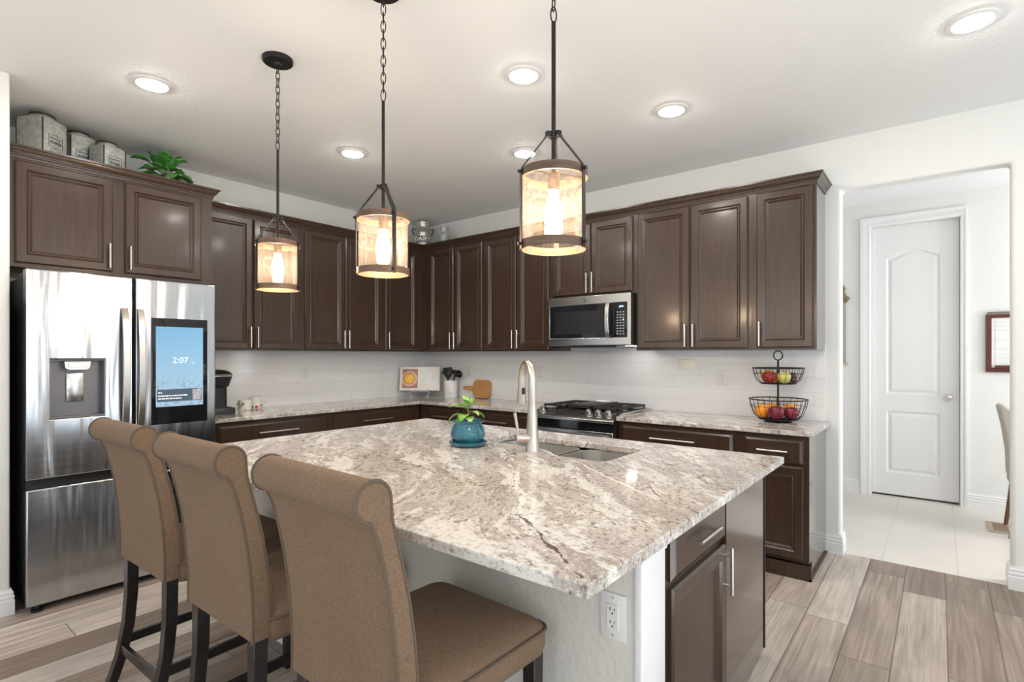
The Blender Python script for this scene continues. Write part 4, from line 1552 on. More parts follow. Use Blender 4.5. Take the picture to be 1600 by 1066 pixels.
# ================================================================== COUNTER ITEMS
# coffee maker (faces +x)
k = thing('coffee_maker', 'black single-serve coffee maker tucked beside the fridge', 'coffee maker', (0.07, -2.40, CT1), QA)
mb = MB()
mb.loft([[(x, y, z) for x, y in rrect(0.20, d, 0.03, 4, 0, yc)] for d, yc, z in ((0.31, -0.16, 0.0), (0.31, -0.16, 0.012), (0.305, -0.16, 0.045), (0.30, -0.16, 0.048))])
build('base', mb, M['black'], k)
mb = MB().loft([[(x, y, z) for x, y in rrect(w, d, 0.03, 4, 0, yc)] for w, d, yc, z in ((0.19, 0.17, -0.10, 0.046), (0.185, 0.165, -0.10, 0.20), (0.19, 0.20, -0.11, 0.23))])
build('column', mb, M['black'], k)
mb = MB().loft([[(x, y, z) for x, y in rrect(w, d, 0.05, 5, 0, yc)] for w, d, yc, z in ((0.15, 0.19, -0.155, 0.205), (0.165, 0.215, -0.155, 0.215), (0.195, 0.26, -0.155, 0.29))])
hd = build('brew_head', mb, M['black'], k)
mb = MB().loft([[(x, y, z) for x, y in rrect(w, d, 0.05, 5, 0, yc)] for w, d, yc, z in ((0.198, 0.264, -0.155, 0.291), (0.198, 0.264, -0.155, 0.304))])
ob = build('chrome_band', mb, M['nickel'], k)
ob['label'] = 'chrome band'
mb = MB().loft([[(x, y, z + (yc2 - y) * -0.0) for x, y in rrect(w, d, 0.05, 5, 0, yc)] for w, d, yc, z, yc2 in ((0.192, 0.256, -0.155, 0.3045, 0), (0.185, 0.245, -0.145, 0.322, 0), (0.15, 0.19, -0.12, 0.338, 0), (0.09, 0.11, -0.09, 0.344, 0))])
ld = build('lid', mb, M['black'], k)
mb = MB().tube([(-0.085, -0.20, 0.312), (-0.075, -0.275, 0.307), (0, -0.315, 0.302), (0.075, -0.275, 0.307), (0.085, -0.20, 0.312)], 0.008, 8)
build('lid_handle', mb, M['handle_steel'], ld)
build('drip_tray', MB().box((-0.075, -0.30, 0.0485), (0.075, -0.19, 0.054), 0.003), M['charcoal'], k)


def mug(label, loc, r, h, mat, ha):
    m = thing('mug', label, 'mug', loc, ha)
    build('cup', MB().lathe([(0, 0), (r * 0.9, 0), (r * 0.98, 0.006), (r, 0.02), (r, h), (r - 0.004, h), (r - 0.004, 0.01), (0, 0.009)], 28), mat, m, angle=50)
    pts = [(r - 0.003 + 0.032 * math.sin(PI * k / 10), 0, h * 0.2 + h * 0.62 * k / 10) for k in range(11)]
    build('handle', MB().tube(pts, 0.0055, 8), mat, m)
    return m


mug('white mug with green floral print, beside the coffee maker', (0.165, -2.135, CT1), 0.053, 0.086, M['mug_green'], math.radians(200))
mug('white mug with a red flower, standing against the tiled wall', (0.070, -2.000, CT1), 0.046, 0.098, M['mug_red'], math.radians(60))

# cookbook on a scroll easel, set across the corner
ez = thing('book_easel', 'white scrolled wire easel holding the open cookbook in the corner', 'easel', (0.245, -0.295, CT1), math.radians(39))
mb = MB()
for s in (-1, 1):
    x = s * 0.095
    sp = []
    for q in range(22):
        a = q / 21 * 2.6 * PI
        rr = 0.026 * (1 - q / 30)
        sp.append((x + s * (0.0) + rr * math.cos(a + PI) * s, -0.03, 0.030 + rr * math.sin(a - PI * 0.5)))
    mb.tube(sp, 0.0028, 6)
    mb.tube([(x, -0.03, 0.056), (x - s * 0.02, -0.035, 0.075), (x + s * 0.015, -0.036, 0.088), (x, -0.027, 0.096)], 0.0028, 6)
    mb.tube([(x, 0.0, 0.004), (x, 0.018, 0.06), (x * 0.6, 0.060, 0.25), (x * 0.12, 0.085, 0.36)], 0.0028, 6)
    mb.tube([(x, -0.03, 0.004), (x, 0.0, 0.004), (x * 0.5, 0.10, 0.004)], 0.0028, 6)
mb.tube([(-0.095, 0.0, 0.062), (0.095, 0.0, 0.062)], 0.0028, 6)
for s in (-1, 1):
    mb.tube([(s * 0.012, 0.082, 0.34), (s * 0.03, 0.084, 0.352), (s * 0.026, 0.086, 0.372), (s * 0.010, 0.086, 0.367), (0, 0.087, 0.379)], 0.0026, 6)
build('wire_frame', mb, M['white_metal'], ez)
bk = thing('cookbook', 'open white cookbook with a yellow cake photo on its page', 'book', (0.245, -0.295, CT1 + 0.072), math.radians(39))
tilt = math.radians(-11)
bw, bh = 0.215, 0.252
for s in (-1, 1):
    rings = []
    n = 8
    mb = MB()
    top, bot = [], []
    for q in range(n + 1):
        u = q / n * bw
        c_ = -0.010 * math.sin(PI * min(1, q / n * 1.15)) - 0.004
        top.append((s * u, c_ - 0.004, 0))
        bot.append((s * u, 0.006, 0))
    loop = top + bot[::-1]
    lean = lambda p, z: (p[0], p[1] + z * 0.19, z)
    mb.loft([[lean(p, 0.0) for p in loop], [lean(p, bh) for p in loop]])
    build('page_block', mb, M['paper'], bk, angle=40)
build('cover', MB().loft([[(-bw - 0.004, 0.0065 + z * 0.19, z), (bw + 0.004, 0.0065 + z * 0.19, z), (bw + 0.004, 0.0105 + z * 0.19, z), (-bw - 0.004, 0.0105 + z * 0.19, z)] for z in (-0.003, bh + 0.003)]), M['ceramic'], bk, smooth=False)
rows = []
for z in (0.025, 0.23):
    row = []
    for q in range(7):
        u = 0.020 + q / 6 * 0.168
        c_ = -0.010 * math.sin(PI * min(1, u / bw * 1.15)) - 0.0088
        row.append((-u, c_ + z * 0.19, z))
    rows.append(row)
mb = MB()
mb.loft(rows, False, False, False)
build('cake_photo', mb, M['cake'], bk)
mb = MB()
for r_, (z, u0, u1) in enumerate(((0.205, 0.045, 0.15), (0.165, 0.04, 0.17), (0.150, 0.04, 0.165), (0.135, 0.04, 0.17), (0.115, 0.04, 0.15), (0.10, 0.04, 0.17), (0.085, 0.04, 0.12))):
    mb.box((u0, -0.0155 + z * 0.19, z), (u1, -0.0148 + z * 0.19, z + 0.002))
build('text_lines', mb, M['grey_line'], bk, smooth=False)

# utensil crock
ck = thing('utensil_crock', 'white ceramic crock with grey script, full of black utensils', 'crock', (0.545, -0.115, CT1))
CR = 0.073
build('jar', MB().lathe([(0, 0), (CR - 0.004, 0), (CR, 0.006), (CR, 0.178), (CR - 0.006, 0.184), (CR - 0.008, 0.178), (CR - 0.008, 0.015), (0, 0.012)], 32), M['ceramic'], ck, angle=50)
mb = MB()


def on_crock(u, z):
    a = math.radians(-90) + 0.45 + u / CR
    return (CR + 0.0005) * math.cos(a), (CR + 0.0005) * math.sin(a), z


rnd = random.Random(11)
for zc, u0, u1, amp in ((0.135, -0.045, 0.035, 0.012), (0.100, -0.04, 0.045, 0.012), (0.06, -0.05, 0.02, 0.016), (0.04, -0.02, 0.045, 0.010)):
    pts = []
    for q in range(34):
        f_ = q / 33
        pts.append(on_crock(u0 + (u1 - u0) * f_ + 0.005 * math.sin(q * 1.3), zc + amp * math.sin(q * 0.95) * (0.6 + 0.4 * math.sin(q * 0.37)) + 0.006 * f_))
    mb.tube(pts, 0.0011, 5)
build('script', mb, M['grey_line'], ck)


def utensil(label, x, y, lean, kind, length, rz):
    u = thing('kitchen_utensil', label, 'utensil', (0.545 + x, -0.115 + y, CT1 + 0.02), rz, 'black utensils in the crock')
    u.rotation_euler = (lean[0], lean[1], rz)
    u.scale = (1.35, 1.25, 1.03)
    build('handle', MB().tube([(0, 0, 0), (0, 0, length * 0.45), (0, 0, length * 0.72)], [0.006, 0.005, 0.005], 8), M['black'], u)
    L0 = length * 0.72
    mb = MB()
    if kind == 'spoon':
        mb.loft([[(w_ * math.cos(a), 0.006 * math.sin(a) + dy, L0 + z) for a in [2 * PI * q / 14 for q in range(14)]]
                 for w_, z, dy in ((0.006, -0.01, 0), (0.018, 0.012, 0), (0.030, 0.035, 0.004), (0.034, 0.06, 0.006), (0.027, 0.085, 0.003), (0.010, 0.098, 0))])
    elif kind == 'turner':
        outer = [(-0.012, L0 - 0.01), (0.012, L0 - 0.01), (0.036, L0 + 0.03), (0.038, L0 + 0.10), (-0.038, L0 + 0.10), (-0.036, L0 + 0.03)]
        holes = [[(x_ - 0.004, L0 + 0.035), (x_ + 0.004, L0 + 0.035), (x_ + 0.004, L0 + 0.085), (x_ - 0.004, L0 + 0.085)] for x_ in (-0.018, 0, 0.018)]
        mb.slab(outer, holes, 'y', -0.003, 0.003)
    elif kind == 'ladle':
        mb.tube([(0, 0, L0 - 0.01), (0, 0, L0 + 0.05), (0.006, 0, L0 + 0.07)], 0.006, 8)
        pr_ = [(0.0, -0.034), (0.018, -0.030), (0.034, -0.014), (0.038, 0.006), (0.035, 0.006), (0.031, -0.012), (0.016, -0.026), (0.0, -0.030)]
        t2 = MB().lathe(pr_, 20)
        mb.merge(t2, Matrix.Translation((0.034, 0, L0 + 0.062)) @ Matrix.Rotation(math.radians(65), 4, 'Y'))
    elif kind == 'fork':
        mb.tube([(0, 0, L0 - 0.01), (0, 0, L0 + 0.03)], 0.007, 8)
        mb.lathe([(0.0, -0.004), (0.030, -0.004), (0.034, 0.0), (0.030, 0.006), (0.020, 0.004), (0.0, 0.002)], 18, (0, 0, L0 + 0.035))
        for q in range(9):
            a = 2 * PI * q / 9
            mb.box((0.030 * math.cos(a) - 0.004, 0.030 * math.sin(a) - 0.004, L0 + 0.03), (0.032 * math.cos(a) + 0.004, 0.032 * math.sin(a) + 0.004, L0 + 0.062))
    else:
        mb.tube([(0, 0, L0 - 0.01), (-0.005, 0, L0 + 0.04), (-0.028, 0, L0 + 0.07), (-0.046, 0, L0 + 0.055)], 0.009, 8)
    build('head', mb, M['black'], u, angle=45)
    return u


utensil('black hooked utensil leaning out over the cookbook side of the crock', -0.006, 0.0, (0, -0.26), 'hook', 0.275, 0)
utensil('big black solid spoon facing out at the front of the crock', -0.005, -0.02, (0.10, -0.04), 'spoon', 0.275, 0.5)
utensil('black slotted turner standing behind the spoon in the crock', -0.02, 0.015, (0, -0.12), 'turner', 0.27, 0.5)
utensil('black toothed pasta server leaning beside the ladle in the crock', 0.015, 0.01, (0.0, 0.13), 'fork', 0.285, 0.2)
utensil('black ladle drooping out over the cutting board side of the crock', 0.002, -0.01, (0.0, 0.30), 'ladle', 0.265, 0)

# cutting board leaning on the tiles
cb = thing('cutting_board', 'honey bamboo cutting board with a side handle, leaning on the tiles', 'cutting board', (0.80, -0.045, CT1 + 0.001))
cb.rotation_euler = (math.radians(-7), 0, 0)
out = []
for cx, cz, a0 in ((0.19, 0.055, -90), (0.19, 0.145, 0), (0.052, 0.145, 90)):
    for q in range(7):
        a = math.radians(a0 + 90 * q / 6)
        out.append((cx + 0.05 * math.cos(a), cz + 0.05 * math.sin(a)))
out += [(0.0, 0.140), (-0.015, 0.128), (-0.03, 0.123), (-0.13, 0.122), (-0.142, 0.116), (-0.142, 0.092), (-0.13, 0.086), (-0.03, 0.086), (-0.012, 0.078), (0.0, 0.06)]
for q in range(4):
    a = math.radians(210 + 60 * q / 3)
    out.append((0.052 + 0.05 * math.cos(a), 0.055 + 0.05 * math.sin(a)))
hole = [(-0.128 + 0.007 * math.cos(2 * PI * q / 12), 0.104 + 0.007 * math.sin(2 * PI * q / 12)) for q in range(12)]
build('board', MB().slab(out, [hole], 'y', -0.009, 0.009), M['bamboo'], cb, bevel=0.003)

# potted plant on the island
pt = thing('potted_plant', 'small variegated plant in a glossy teal pot on the island', 'plant', (2.802, -2.250, CT1))
pt.scale = (1.05, 1.05, 1.0)
ob = build('saucer', MB().lathe([(0, 0), (0.075, 0), (0.088, 0.008), (0.092, 0.022), (0.088, 0.024), (0.082, 0.012), (0, 0.010)], 36), M['glaze'], pt, angle=50)
build('pot', MB().lathe([(0, 0.0125), (0.058, 0.0125), (0.064, 0.022), (0.080, 0.040), (0.084, 0.055), (0.083, 0.066), (0.078, 0.088), (0.070, 0.104), (0.066, 0.112), (0.068, 0.118), (0.074, 0.122), (0.075, 0.127), (0.070, 0.130), (0.064, 0.125), (0.062, 0.112), (0.05, 0.105), (0, 0.104)], 40), M['glaze'], pt, angle=60)
build('soil', MB().lathe([(0, 0.108), (0.03, 0.112), (0.062, 0.108), (0.062, 0.106), (0, 0.106)], 24), M['soil'], pt)


def leaf(parent, base, az, elev, length, width, mat, droop=0.5, name='leaf', stem=0.0, twist=0.0):
    """one blade with a folded midrib, bending down by droop"""
    d = Vector((math.cos(az), math.sin(az), 0))
    sd = Vector((-math.sin(az), math.cos(az), 0))
    mb = MB()
    n = 10
    p = Vector(base)
    el = elev
    rings = []
    step = length / n
    for i in range(n + 1):
        f_ = i / n
        w_ = width * 0.5 * (math.sin(PI * min(1.0, f_ ** 0.75)) ** 0.8) if 0 < f_ < 1 else 0.0008
        dirv = d * math.cos(el) + Vector((0, 0, 1)) * math.sin(el)
        nrm_ = -d * math.sin(el) + Vector((0, 0, 1)) * math.cos(el)
        s2 = (sd * math.cos(twist) + nrm_ * math.sin(twist)).normalized()
        n2 = dirv.cross(s2) * -1
        rings.append([p - s2 * w_ + nrm_ * w_ * 0.28, p - s2 * w_ * 0.5 + nrm_ * w_ * 0.06, p, p + s2 * w_ * 0.5 + nrm_ * w_ * 0.06, p + s2 * w_ + nrm_ * w_ * 0.28])
        p = p + dirv * step
        el -= droop / n
    mb.loft(rings, False, False, False)
    o = build(name, mb, mat, parent, angle=80)
    md = o.modifiers.new('thick', 'SOLIDIFY')
    md.thickness = 0.0008
    return o


mbs = MB()
rnd = random.Random(5)
RT = YAW   # direction of image-right on the plan


def plant_leaf(parent, axis_pt, az, elev, L, W, mat, droop, stemlen):
    b = Vector(axis_pt)
    d = Vector((math.cos(az), math.sin(az), 0))
    e = b + d * stemlen * math.cos(elev) + Vector((0, 0, stemlen * math.sin(elev)))
    mbs.tube([b, (b + e) / 2 + Vector((0, 0, 0.003)), e], 0.0016, 6)
    leaf(parent, e, az, elev - 0.15, L, W, mat, droop)


mbs.tube([(0, 0, 0.105), (0.004, 0, 0.16), (0.0, 0.002, 0.205)], 0.0035, 8)
for az_d, el, L, W, dr_, z, sl in ((180, 0.35, 0.085, 0.050, 1.9, 0.14, 0.035), (200, 0.7, 0.075, 0.050, 1.2, 0.175, 0.03), (165, 0.55, 0.075, 0.05, 1.0, 0.185, 0.02),
                                   (10, 0.35, 0.075, 0.036, 0.7, 0.195, 0.035), (-5, 0.45, 0.07, 0.045, 1.5, 0.15, 0.025), (20, 0.2, 0.055, 0.035, 0.9, 0.165, 0.02),
                                   (250, 0.4, 0.07, 0.050, 1.6, 0.15, 0.02), (285, 0.35, 0.06, 0.045, 1.5, 0.14, 0.02), (320, 0.5, 0.06, 0.04, 1.3, 0.16, 0.02),
                                   (90, 0.8, 0.06, 0.04, 1.0, 0.18, 0.02), (60, 1.0, 0.06, 0.035, 0.9, 0.20, 0.012), (120, 1.15, 0.065, 0.032, 0.8, 0.203, 0.01),
                                   (230, 1.1, 0.055, 0.034, 1.0, 0.203, 0.008), (300, 0.9, 0.05, 0.03, 1.0, 0.2, 0.01), (220, 0.2, 0.06, 0.045, 1.4, 0.135, 0.02)):
    plant_leaf(pt, (0, 0, z), math.radians(az_d) + RT, el, L, W, M['leaf_var'], dr_, sl)
build('stem', mbs, M['stem'], pt)

# two tier fruit stand
FSX, FSY = 3.805, -0.215
fs = thing('fruit_stand', 'black wire two-tier fruit stand at the end of the counter', 'fruit stand', (FSX, FSY, CT1))
build('base', MB().lathe([(0, 0), (0.085, 0), (0.088, 0.004), (0.07, 0.012), (0, 0.014)], 32), M['dark_iron'], fs)
build('pole', MB().cyl((0, 0, 0.012), (0, 0, 0.425), 0.0068, n=12), M['dark_iron'], fs)
mb = MB().tube([(0.031 * math.cos(a) * math.cos(YAW), 0.031 * math.cos(a) * math.sin(YAW), 0.455 + 0.031 * math.sin(a)) for a in [2 * PI * q / 28 for q in range(28)]], 0.0042, 8, True)
build('ring_handle', mb, M['dark_iron'], fs)


def wire_basket(z0, z1, r0, r1):
    mb = MB()
    circ = lambda r, z, n=40: [(r * math.cos(2 * PI * q / n), r * math.sin(2 * PI * q / n), z) for q in range(n)]
    h = z1 - z0
    mb.tube(circ(r1, z1), 0.0042, 8, True)
    rm = r0 + (r1 - r0) * 0.80
    mb.tube(circ(rm, z0 + h * 0.66), 0.0018, 6, True)
    mb.tube(circ(r0 * 0.86, z0 + 0.004), 0.003, 6, True)
    mb.tube(circ(r0 * 0.45, z0 + 0.002), 0.002, 6, True)
    for q in range(24):
        a = 2 * PI * q / 24
        prof = [(r0 * 0.1, z0 + 0.002), (r0 * 0.80, z0 + 0.003), (r0 * 0.93, z0 + h * 0.10), (r0 + (r1 - r0) * 0.25, z0 + h * 0.24), (rm, z0 + h * 0.66), (r1, z1)]
        mb.tube([(r * math.cos(a), r * math.sin(a), z) for r, z in prof], 0.0018, 5)
    return mb


build('wire_basket', wire_basket(0.016, 0.155, 0.142, 0.182), M['dark_iron'], fs)
build('wire_basket', wire_basket(0.258, 0.368, 0.125, 0.160), M['dark_iron'], fs)


def fruit(name, label, cat, rr, ff, z, r, mat, sz=1.0, dimple=True, group=None):
    """placed in the camera's right / forward directions around the stand's pole"""
    x = FSX + rr * math.cos(YAW) - ff * math.sin(YAW)
    y = FSY + rr * math.sin(YAW) + ff * math.cos(YAW)
    f_ = thing(name, label, cat, (x, y, CT1 + z), 0, group)
    if dimple:
        prof = []
        for i in range(15):
            t = PI * i / 14
            rad = r * math.sin(t) * (1 + 0.06 * math.cos(t) * -1)
            zz = -r * sz * math.cos(t)
            if t > PI * 0.78:
                zz -= r * 0.22 * ((t / PI - 0.78) / 0.22) ** 1.2
            prof.append((rad, zz + r * sz))
        build('flesh', MB().lathe(prof, 22), mat, f_, angle=80)
        build('stalk', MB().tube([(0, 0, r * 2 * sz - 0.3 * r), (0.002, 0, r * 2 * sz + 0.05 * r)], 0.0018, 6), M['chair_wood'], f_)
    else:
        build('peel', MB().ball((0, 0, r * sz), r, sz), mat, f_, angle=80)
        build('navel', MB().lathe([(0, -0.001), (0.004, -0.0005), (0.005, 0.001), (0, 0.0015)], 10, (0, 0, 2 * r * sz)), M['stem'], f_)
    return f_


zl, zu = 0.0225, 0.265
GF = 'fruit in the stand'
fruit('apple', 'shiny dark red apple nearer the range in the lower fruit basket', 'apple', -0.045, -0.065, zl, 0.053, M['apple_dark'], 0.92, True, GF)
fruit('apple', 'shiny dark red apple beside the first, nearer the doorway in the lower basket', 'apple', 0.056, -0.065, zl, 0.049, M['apple_dark'], 0.92, True, GF)
fruit('orange', 'orange at the range end of the lower fruit basket', 'orange', -0.092, 0.032, zl, 0.049, M['orange'], 0.98, False, GF)
fruit('orange', 'orange at the doorway end of the lower basket, beside the apples', 'orange', 0.095, 0.030, zl, 0.050, M['orange'], 0.98, False, GF)
fruit('orange', 'orange half hidden behind the apples and pole in the lower basket', 'orange', 0.002, 0.075, zl, 0.050, M['orange'], 0.98, False, GF)
fruit('apple', 'bright red apple in the upper fruit basket', 'apple', -0.075, -0.028, zu, 0.046, M['apple_red'], 0.95, True, GF)
fruit('apple', 'yellow-green apple in front of the pole in the upper basket', 'apple', 0.010, -0.061, zu, 0.045, M['apple_green'], 0.92, True, GF)
fruit('plum', 'small dusky plum low at the front of the upper basket', 'plum', 0.081, -0.046, zu, 0.026, M['plum'], 1.0, True, GF)
fruit('plum', 'purple plum near the rim at the doorway end of the upper basket', 'plum', 0.100, 0.010, zu + 0.022, 0.027, M['plum'], 1.0, True, GF)
fruit('apple', 'dark red apple between the green apple and plums in the upper basket', 'apple', 0.046, 0.026, zu, 0.041, M['apple_red'], 0.95, True, GF)
fruit('lemon', 'yellow lemon behind the red apple in the upper basket', 'lemon', -0.042, 0.062, zu, 0.047, M['banana'], 0.95, False, GF)
fruit('orange', 'small pale orange at the back of the upper basket', 'orange', 0.035, 0.100, zu, 0.032, M['orange'], 0.98, False, GF)

# ================================================================== ON TOP OF THE CABINETS
def canister(word, label, loc, rz, side, h, lid_r):
    c = thing('tin_canister', label, 'canister', loc, rz, 'galvanised tin canisters on the fridge cabinet')
    s = side / 2
    b_ = build('tin', MB().loft([[(x, y, z) for x, y in rrect(side * k, side * k, 0.012, 3)] for k, z in ((1, 0.0), (1, h), (0.97, h + 0.006), (0.80, h + 0.016))]), M['galv'], c, angle=30)
    for sx, sy in ((1, 1), (1, -1), (-1, 1), (-1, -1)):
        build('corner_seam', MB().cyl((sx * (s - 0.003), sy * (s - 0.003), 0.0), (sx * (s - 0.003), sy * (s - 0.003), h), 0.0042, n=8), M['galv_dark'], b_)
    ld = build('lid', MB().lathe([(0, h + 0.012), (lid_r, h + 0.012), (lid_r, h + 0.024), (lid_r * 0.98, h + 0.030), (0, h + 0.032)], 32), M['galv_rim'], c)
    build('rim', MB().lathe([(lid_r * 0.9, h + 0.030), (lid_r * 1.03, h + 0.030), (lid_r * 1.05, h + 0.036), (lid_r * 0.99, h + 0.043), (lid_r * 0.5, h + 0.047), (0, h + 0.048)], 32), M['galv_dark'], ld)
    y = -s - 0.0008
    zc = h * 0.58
    lw = side * 0.28
    mb = MB()
    pts = [(-lw, zc - 0.036), (-lw, zc + 0.030), (-lw * 0.35, zc + 0.030), (0, zc + 0.042), (lw * 0.35, zc + 0.030), (lw, zc + 0.030), (lw, zc - 0.036), (lw * 0.35, zc - 0.036), (0, zc - 0.046), (-lw * 0.35, zc - 0.036)]
    mb.tube([(u, y, v) for u, v in pts], 0.0016, 5, True)
    for q in range(9):
        mb.box((-lw * 0.8 + q * lw * 0.18, y - 0.0008, zc + 0.010), (-lw * 0.8 + q * lw * 0.18 + lw * 0.11, y, zc + 0.018))
    build('label_frame', mb, M['ink'], b_)
    tm = text_mesh(word, lw * 0.48, 0, bold=0.0012)
    put_text(tm, M['ink'], (0, y - 0.0006, zc - 0.012), (1, 0, 0), (0, 0, 1), b_)
    return c


ZT = ZC + 0.0005
canister('COFFEE', 'tall galvanised tin canister lettered COFFEE, closest to the white wall edge', (0.475, -3.478, ZT), math.radians(126), 0.166, 0.270, 0.062)
canister('SUGAR', 'galvanised tin canister lettered SUGAR between the other two tins', (0.345, -3.276, ZT), math.radians(99), 0.142, 0.262, 0.057)
canister('FLOUR', 'shortest galvanised tin canister lettered FLOUR, beside the trailing plant', (0.47, -3.155, ZT), math.radians(110), 0.140, 0.205, 0.055)

# leafy plant on the fridge cabinet
gp = thing('leafy_plant', 'green leafy plant in a dark pot on top of the fridge cabinet', 'plant', (0.46, -2.825, ZT))
build('pot', MB().lathe([(0, 0), (0.045, 0), (0.058, 0.075), (0.062, 0.080), (0.055, 0.080), (0.05, 0.07), (0, 0.068)], 24), M['galv_dark'], gp)
build('soil', MB().lathe([(0, 0.070), (0.05, 0.071), (0.05, 0.069), (0, 0.069)], 18), M['soil'], gp)
mbs = MB()
rnd = random.Random(21)
LV = []
for q in range(30):
    az_d = q * 137.5 % 360
    el = (0.05, 0.35, 0.65, 0.95, 1.2)[q % 5] + rnd.uniform(-0.1, 0.1)
    LV.append((az_d, el, rnd.uniform(0.10, 0.135), rnd.uniform(0.075, 0.10), rnd.uniform(0.5, 1.2), 0.10 + 0.02 * (q % 3), rnd.uniform(0.05, 0.10)))
for az_d, el, L, W, dr_, z, sl in LV:
    plant_leaf(gp, (0, 0, z), math.radians(az_d) + math.radians(62), el, L, W, M['leaf'], dr_, sl)
mbs.tube([(0, 0, 0.065), (0.003, 0, 0.11), (0, 0, 0.15)], 0.004, 8)
build('stem', mbs, M['stem'], gp)

# milk cans in the corner
def milk_can(label, loc, r, h, handles, word, face):
    c = thing('milk_can', label, 'milk can', loc, face, 'tin milk cans on the corner cabinets')
    b_ = build('can', MB().lathe([(0, 0), (r, 0), (r, 0.008), (r * 0.985, 0.012), (r * 0.985, h * 0.60), (r * 1.01, h * 0.61), (r * 1.01, h * 0.63), (r * 0.96, h * 0.65), (r * 0.78, h * 0.76), (r * 0.76, h * 0.80),
                                 (r * 0.76, h * 0.90), (r * 0.80, h * 0.92), (r * 0.84, h * 0.97), (r * 0.84, h * 0.985), (r * 0.76, h), (0, h)], 36), M['galv_rim'] if handles else M['galv'], c, angle=50)
    if handles:
        for s in (-1, 1):
            build('handle', MB().tube([(s * r * 0.98, 0, h * 0.58), (s * r * 1.16, 0, h * 0.66), (s * r * 1.20, 0, h * 0.76), (s * r * 1.10, 0, h * 0.79), (s * r * 0.80, 0, h * 0.74)], 0.006, 8), M['galv_dark'], c)
    if word:
        rr = r * 0.985 + 0.0012
        mb = MB()
        n = 14
        A = 0.88
        rows = [[(rr * math.sin(-A + 2 * A * q / n), -rr * math.cos(-A + 2 * A * q / n), z) for q in range(n + 1)] for z in (h * 0.28, h * 0.50)]
        mb.loft(rows, False, False, False)
        pl = build('label_plate', mb, M['ink'], c)
        pl['label'] = 'black label plate'
        tm = text_mesh(word, h * 0.185, 0, bold=0.002, spacing=1.05)
        for v in tm.bm.verts:
            a = v.co.x / rr
            v.co = Vector(((rr + 0.0015) * math.sin(a), -(rr + 0.0015) * math.cos(a), h * 0.40 + v.co.y))
        build('lettering', tm, M['paper'], pl, smooth=False)
        mb = MB()
        for q in range(13):
            a0 = -0.72 + q * 0.112
            mb.loft([[((rr + 0.0015) * math.sin(a), -(rr + 0.0015) * math.cos(a), z) for a in (a0, a0 + 0.04, a0 + 0.08)] for z in (h * 0.298, h * 0.318)], False, False, False)
        build('small_print', mb, M['grey_line'], pl, smooth=False)
    return c


milk_can('silver milk can with black DAIRY label, in the corner on the cabinets', (0.262, -0.262, ZT), 0.094, 0.325, True, 'DAIRY', YAW + 0.14)
milk_can('small plain tin milk can next to the DAIRY can', (0.565, -0.235, ZT), 0.060, 0.228, False, None, YAW)

# ================================================================== HALL ITEMS
wb = thing('calendar_board', 'white calendar board in a maroon frame on the hall wall', 'calendar board', (4.988, YC - 0.0005, 1.222))
bw_, bh_ = 0.56, 0.50
build('frame', MB().slab([(0, 0), (bw_, 0), (bw_, bh_), (0, bh_)], [[(0.038, 0.038), (bw_ - 0.038, 0.038), (bw_ - 0.038, bh_ - 0.03), (0.038, bh_ - 0.03)]], 'y', -0.024, -0.001), M['maroon'], wb, bevel=0.003)
build('writing_surface', MB().box((0.0385, -0.012, 0.0385), (bw_ - 0.0385, -0.001, bh_ - 0.0305)), M['white_plastic'], wb, smooth=False)
mb = MB()
for z in (0.12, 0.20, 0.28, 0.36):
    mb.box((0.05, -0.0128, z), (bw_ - 0.05, -0.0119, z + 0.003))
for z in (0.40, 0.43):
    mb.box((0.05, -0.0128, z), (bw_ - 0.05, -0.0119, z + 0.002))
for x in (0.06, 0.26, 0.36, 0.46):
    mb.box((x, -0.0128, 0.07), (x + 0.003, -0.0119, 0.43))
build('grid_lines', mb, M['grey_line'], wb, smooth=False)
build('red_line', MB().box((0.160, -0.0128, 0.07), (0.164, -0.0119, 0.43)), M['red_line'], wb, smooth=False)
build('marker_tray', MB().box((0.06, -0.045, 0.030), (0.30, -0.0245, 0.060), 0.003), M['maroon'], wb)
build('top_rail', MB().box((0.01, -0.03, bh_ + 0.012), (bw_, -0.001, bh_ + 0.022)), M['vent_dark'], wb, smooth=False)
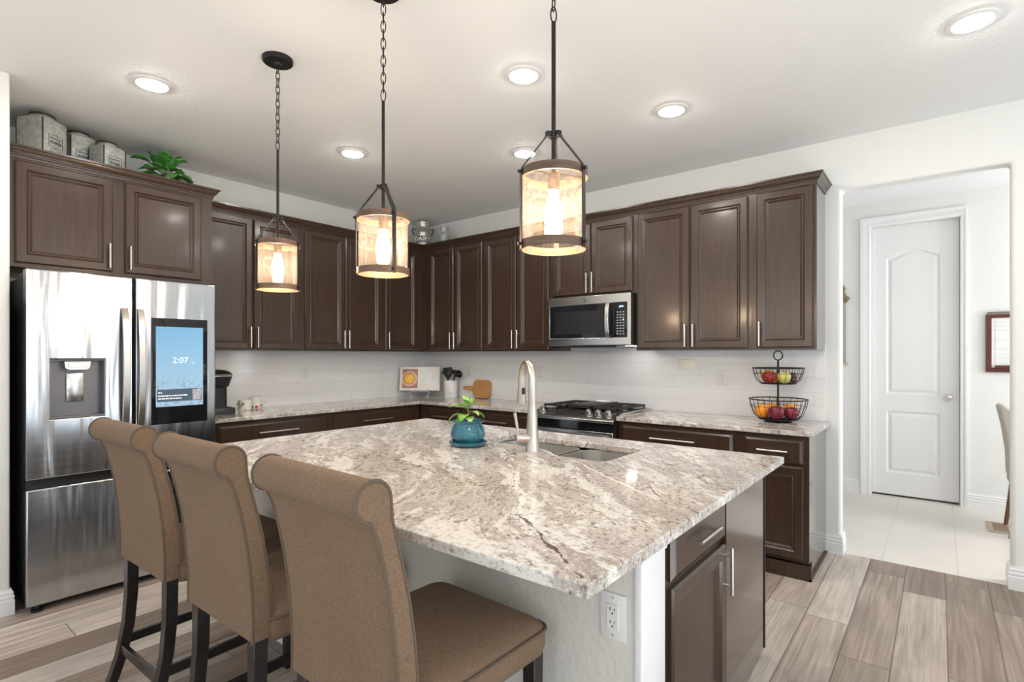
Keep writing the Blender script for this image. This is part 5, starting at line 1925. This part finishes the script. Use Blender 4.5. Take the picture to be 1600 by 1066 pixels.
# chair pulled up to something out of view
ch = thing('dining_chair', 'pale grey upholstered chair with brown wooden legs, half hidden by the doorway', 'chair', (5.33, 1.36, ZF), 0)
pr_ = [(-0.245, 0.42), (-0.25, 0.60), (-0.275, 0.80), (-0.305, 0.95), (-0.297, 0.965), (-0.275, 0.97), (-0.235, 0.945), (-0.215, 0.90), (-0.19, 0.78), (-0.175, 0.60), (-0.17, 0.42)]
mb = MB().loft([[(x, y, z) for x, z in pr_] for y in (-0.225, 0.225)])
build('backrest', mb, M['grey_fabric'], ch, bevel=0.02, seg=3, angle=60)
mb = MB().loft([[(x, y, z) for x, y in rrect(w_, d_2, 0.05, 4, 0.0, 0)] for w_, d_2, z in ((0.46, 0.45, 0.36), (0.48, 0.47, 0.38), (0.48, 0.47, 0.45), (0.40, 0.40, 0.475))])
build('seat', mb, M['grey_fabric'], ch, angle=60)
for sx, sy in ((-1, -1), (-1, 1), (1, -1), (1, 1)):
    mb = MB().cyl((sx * 0.20, sy * 0.19, 0.37), (sx * 0.245, sy * 0.205, 0.0), 0.022, 0.014, 12)
    build('leg', mb, M['chair_wood'], ch)
# floor register
vt = thing('floor_vent', 'tan metal floor vent in the hall tiles near the chair leg', 'floor vent', (5.045, 1.43, ZF))
build('plate', MB().box((-0.08, -0.16, 0), (0.08, 0.16, 0.007), 0.003), M['vent'], vt)
mb = MB()
for q in range(9):
    mb.box((-0.045, -0.125 + q * 0.028, 0.0068), (0.045, -0.125 + q * 0.028 + 0.016, 0.0078))
build('slots', mb, M['vent_dark'], vt, smooth=False)
# wall hanging just inside the doorway
wh = thing('wall_hanging', 'narrow grey wall hanging with a carved scroll top, behind the doorway edge', 'wall decor', (3.845, YC - 0.0005, 1.275))
build('panel', MB().box((0.0, -0.020, 0.02), (0.098, -0.001, 0.61), 0.002), plain('grey_panel', (0.36, 0.36, 0.355), 0.5), wh)
build('ledge', MB().box((-0.015, -0.045, 0.0), (0.115, -0.001, 0.02), 0.003), M['vent'], wh)
mb = MB()
for s in (1, -1):
    pts = []
    for q in range(26):
        a = q / 25 * 3.2 * PI
        r_ = 0.034 * (1 - q / 34)
        pts.append((0.049 + s * (0.042 + r_ * math.cos(a)), -0.014, 0.645 + r_ * math.sin(a)))
    mb.tube(pts, 0.010, 8)
    mb.tube([(0.049 + s * 0.05, -0.012, 0.67), (0.049 + s * 0.03, -0.012, 0.72), (0.049 + s * 0.035, -0.012, 0.76), (0.049, -0.012, 0.83)], [0.012, 0.013, 0.012, 0.008], 8)
build('scroll_top', mb, mat_wood('carved_gilt', (0.14, 0.09, 0.05), (0.42, 0.33, 0.22), (20, 20, 20), 0.5), wh)
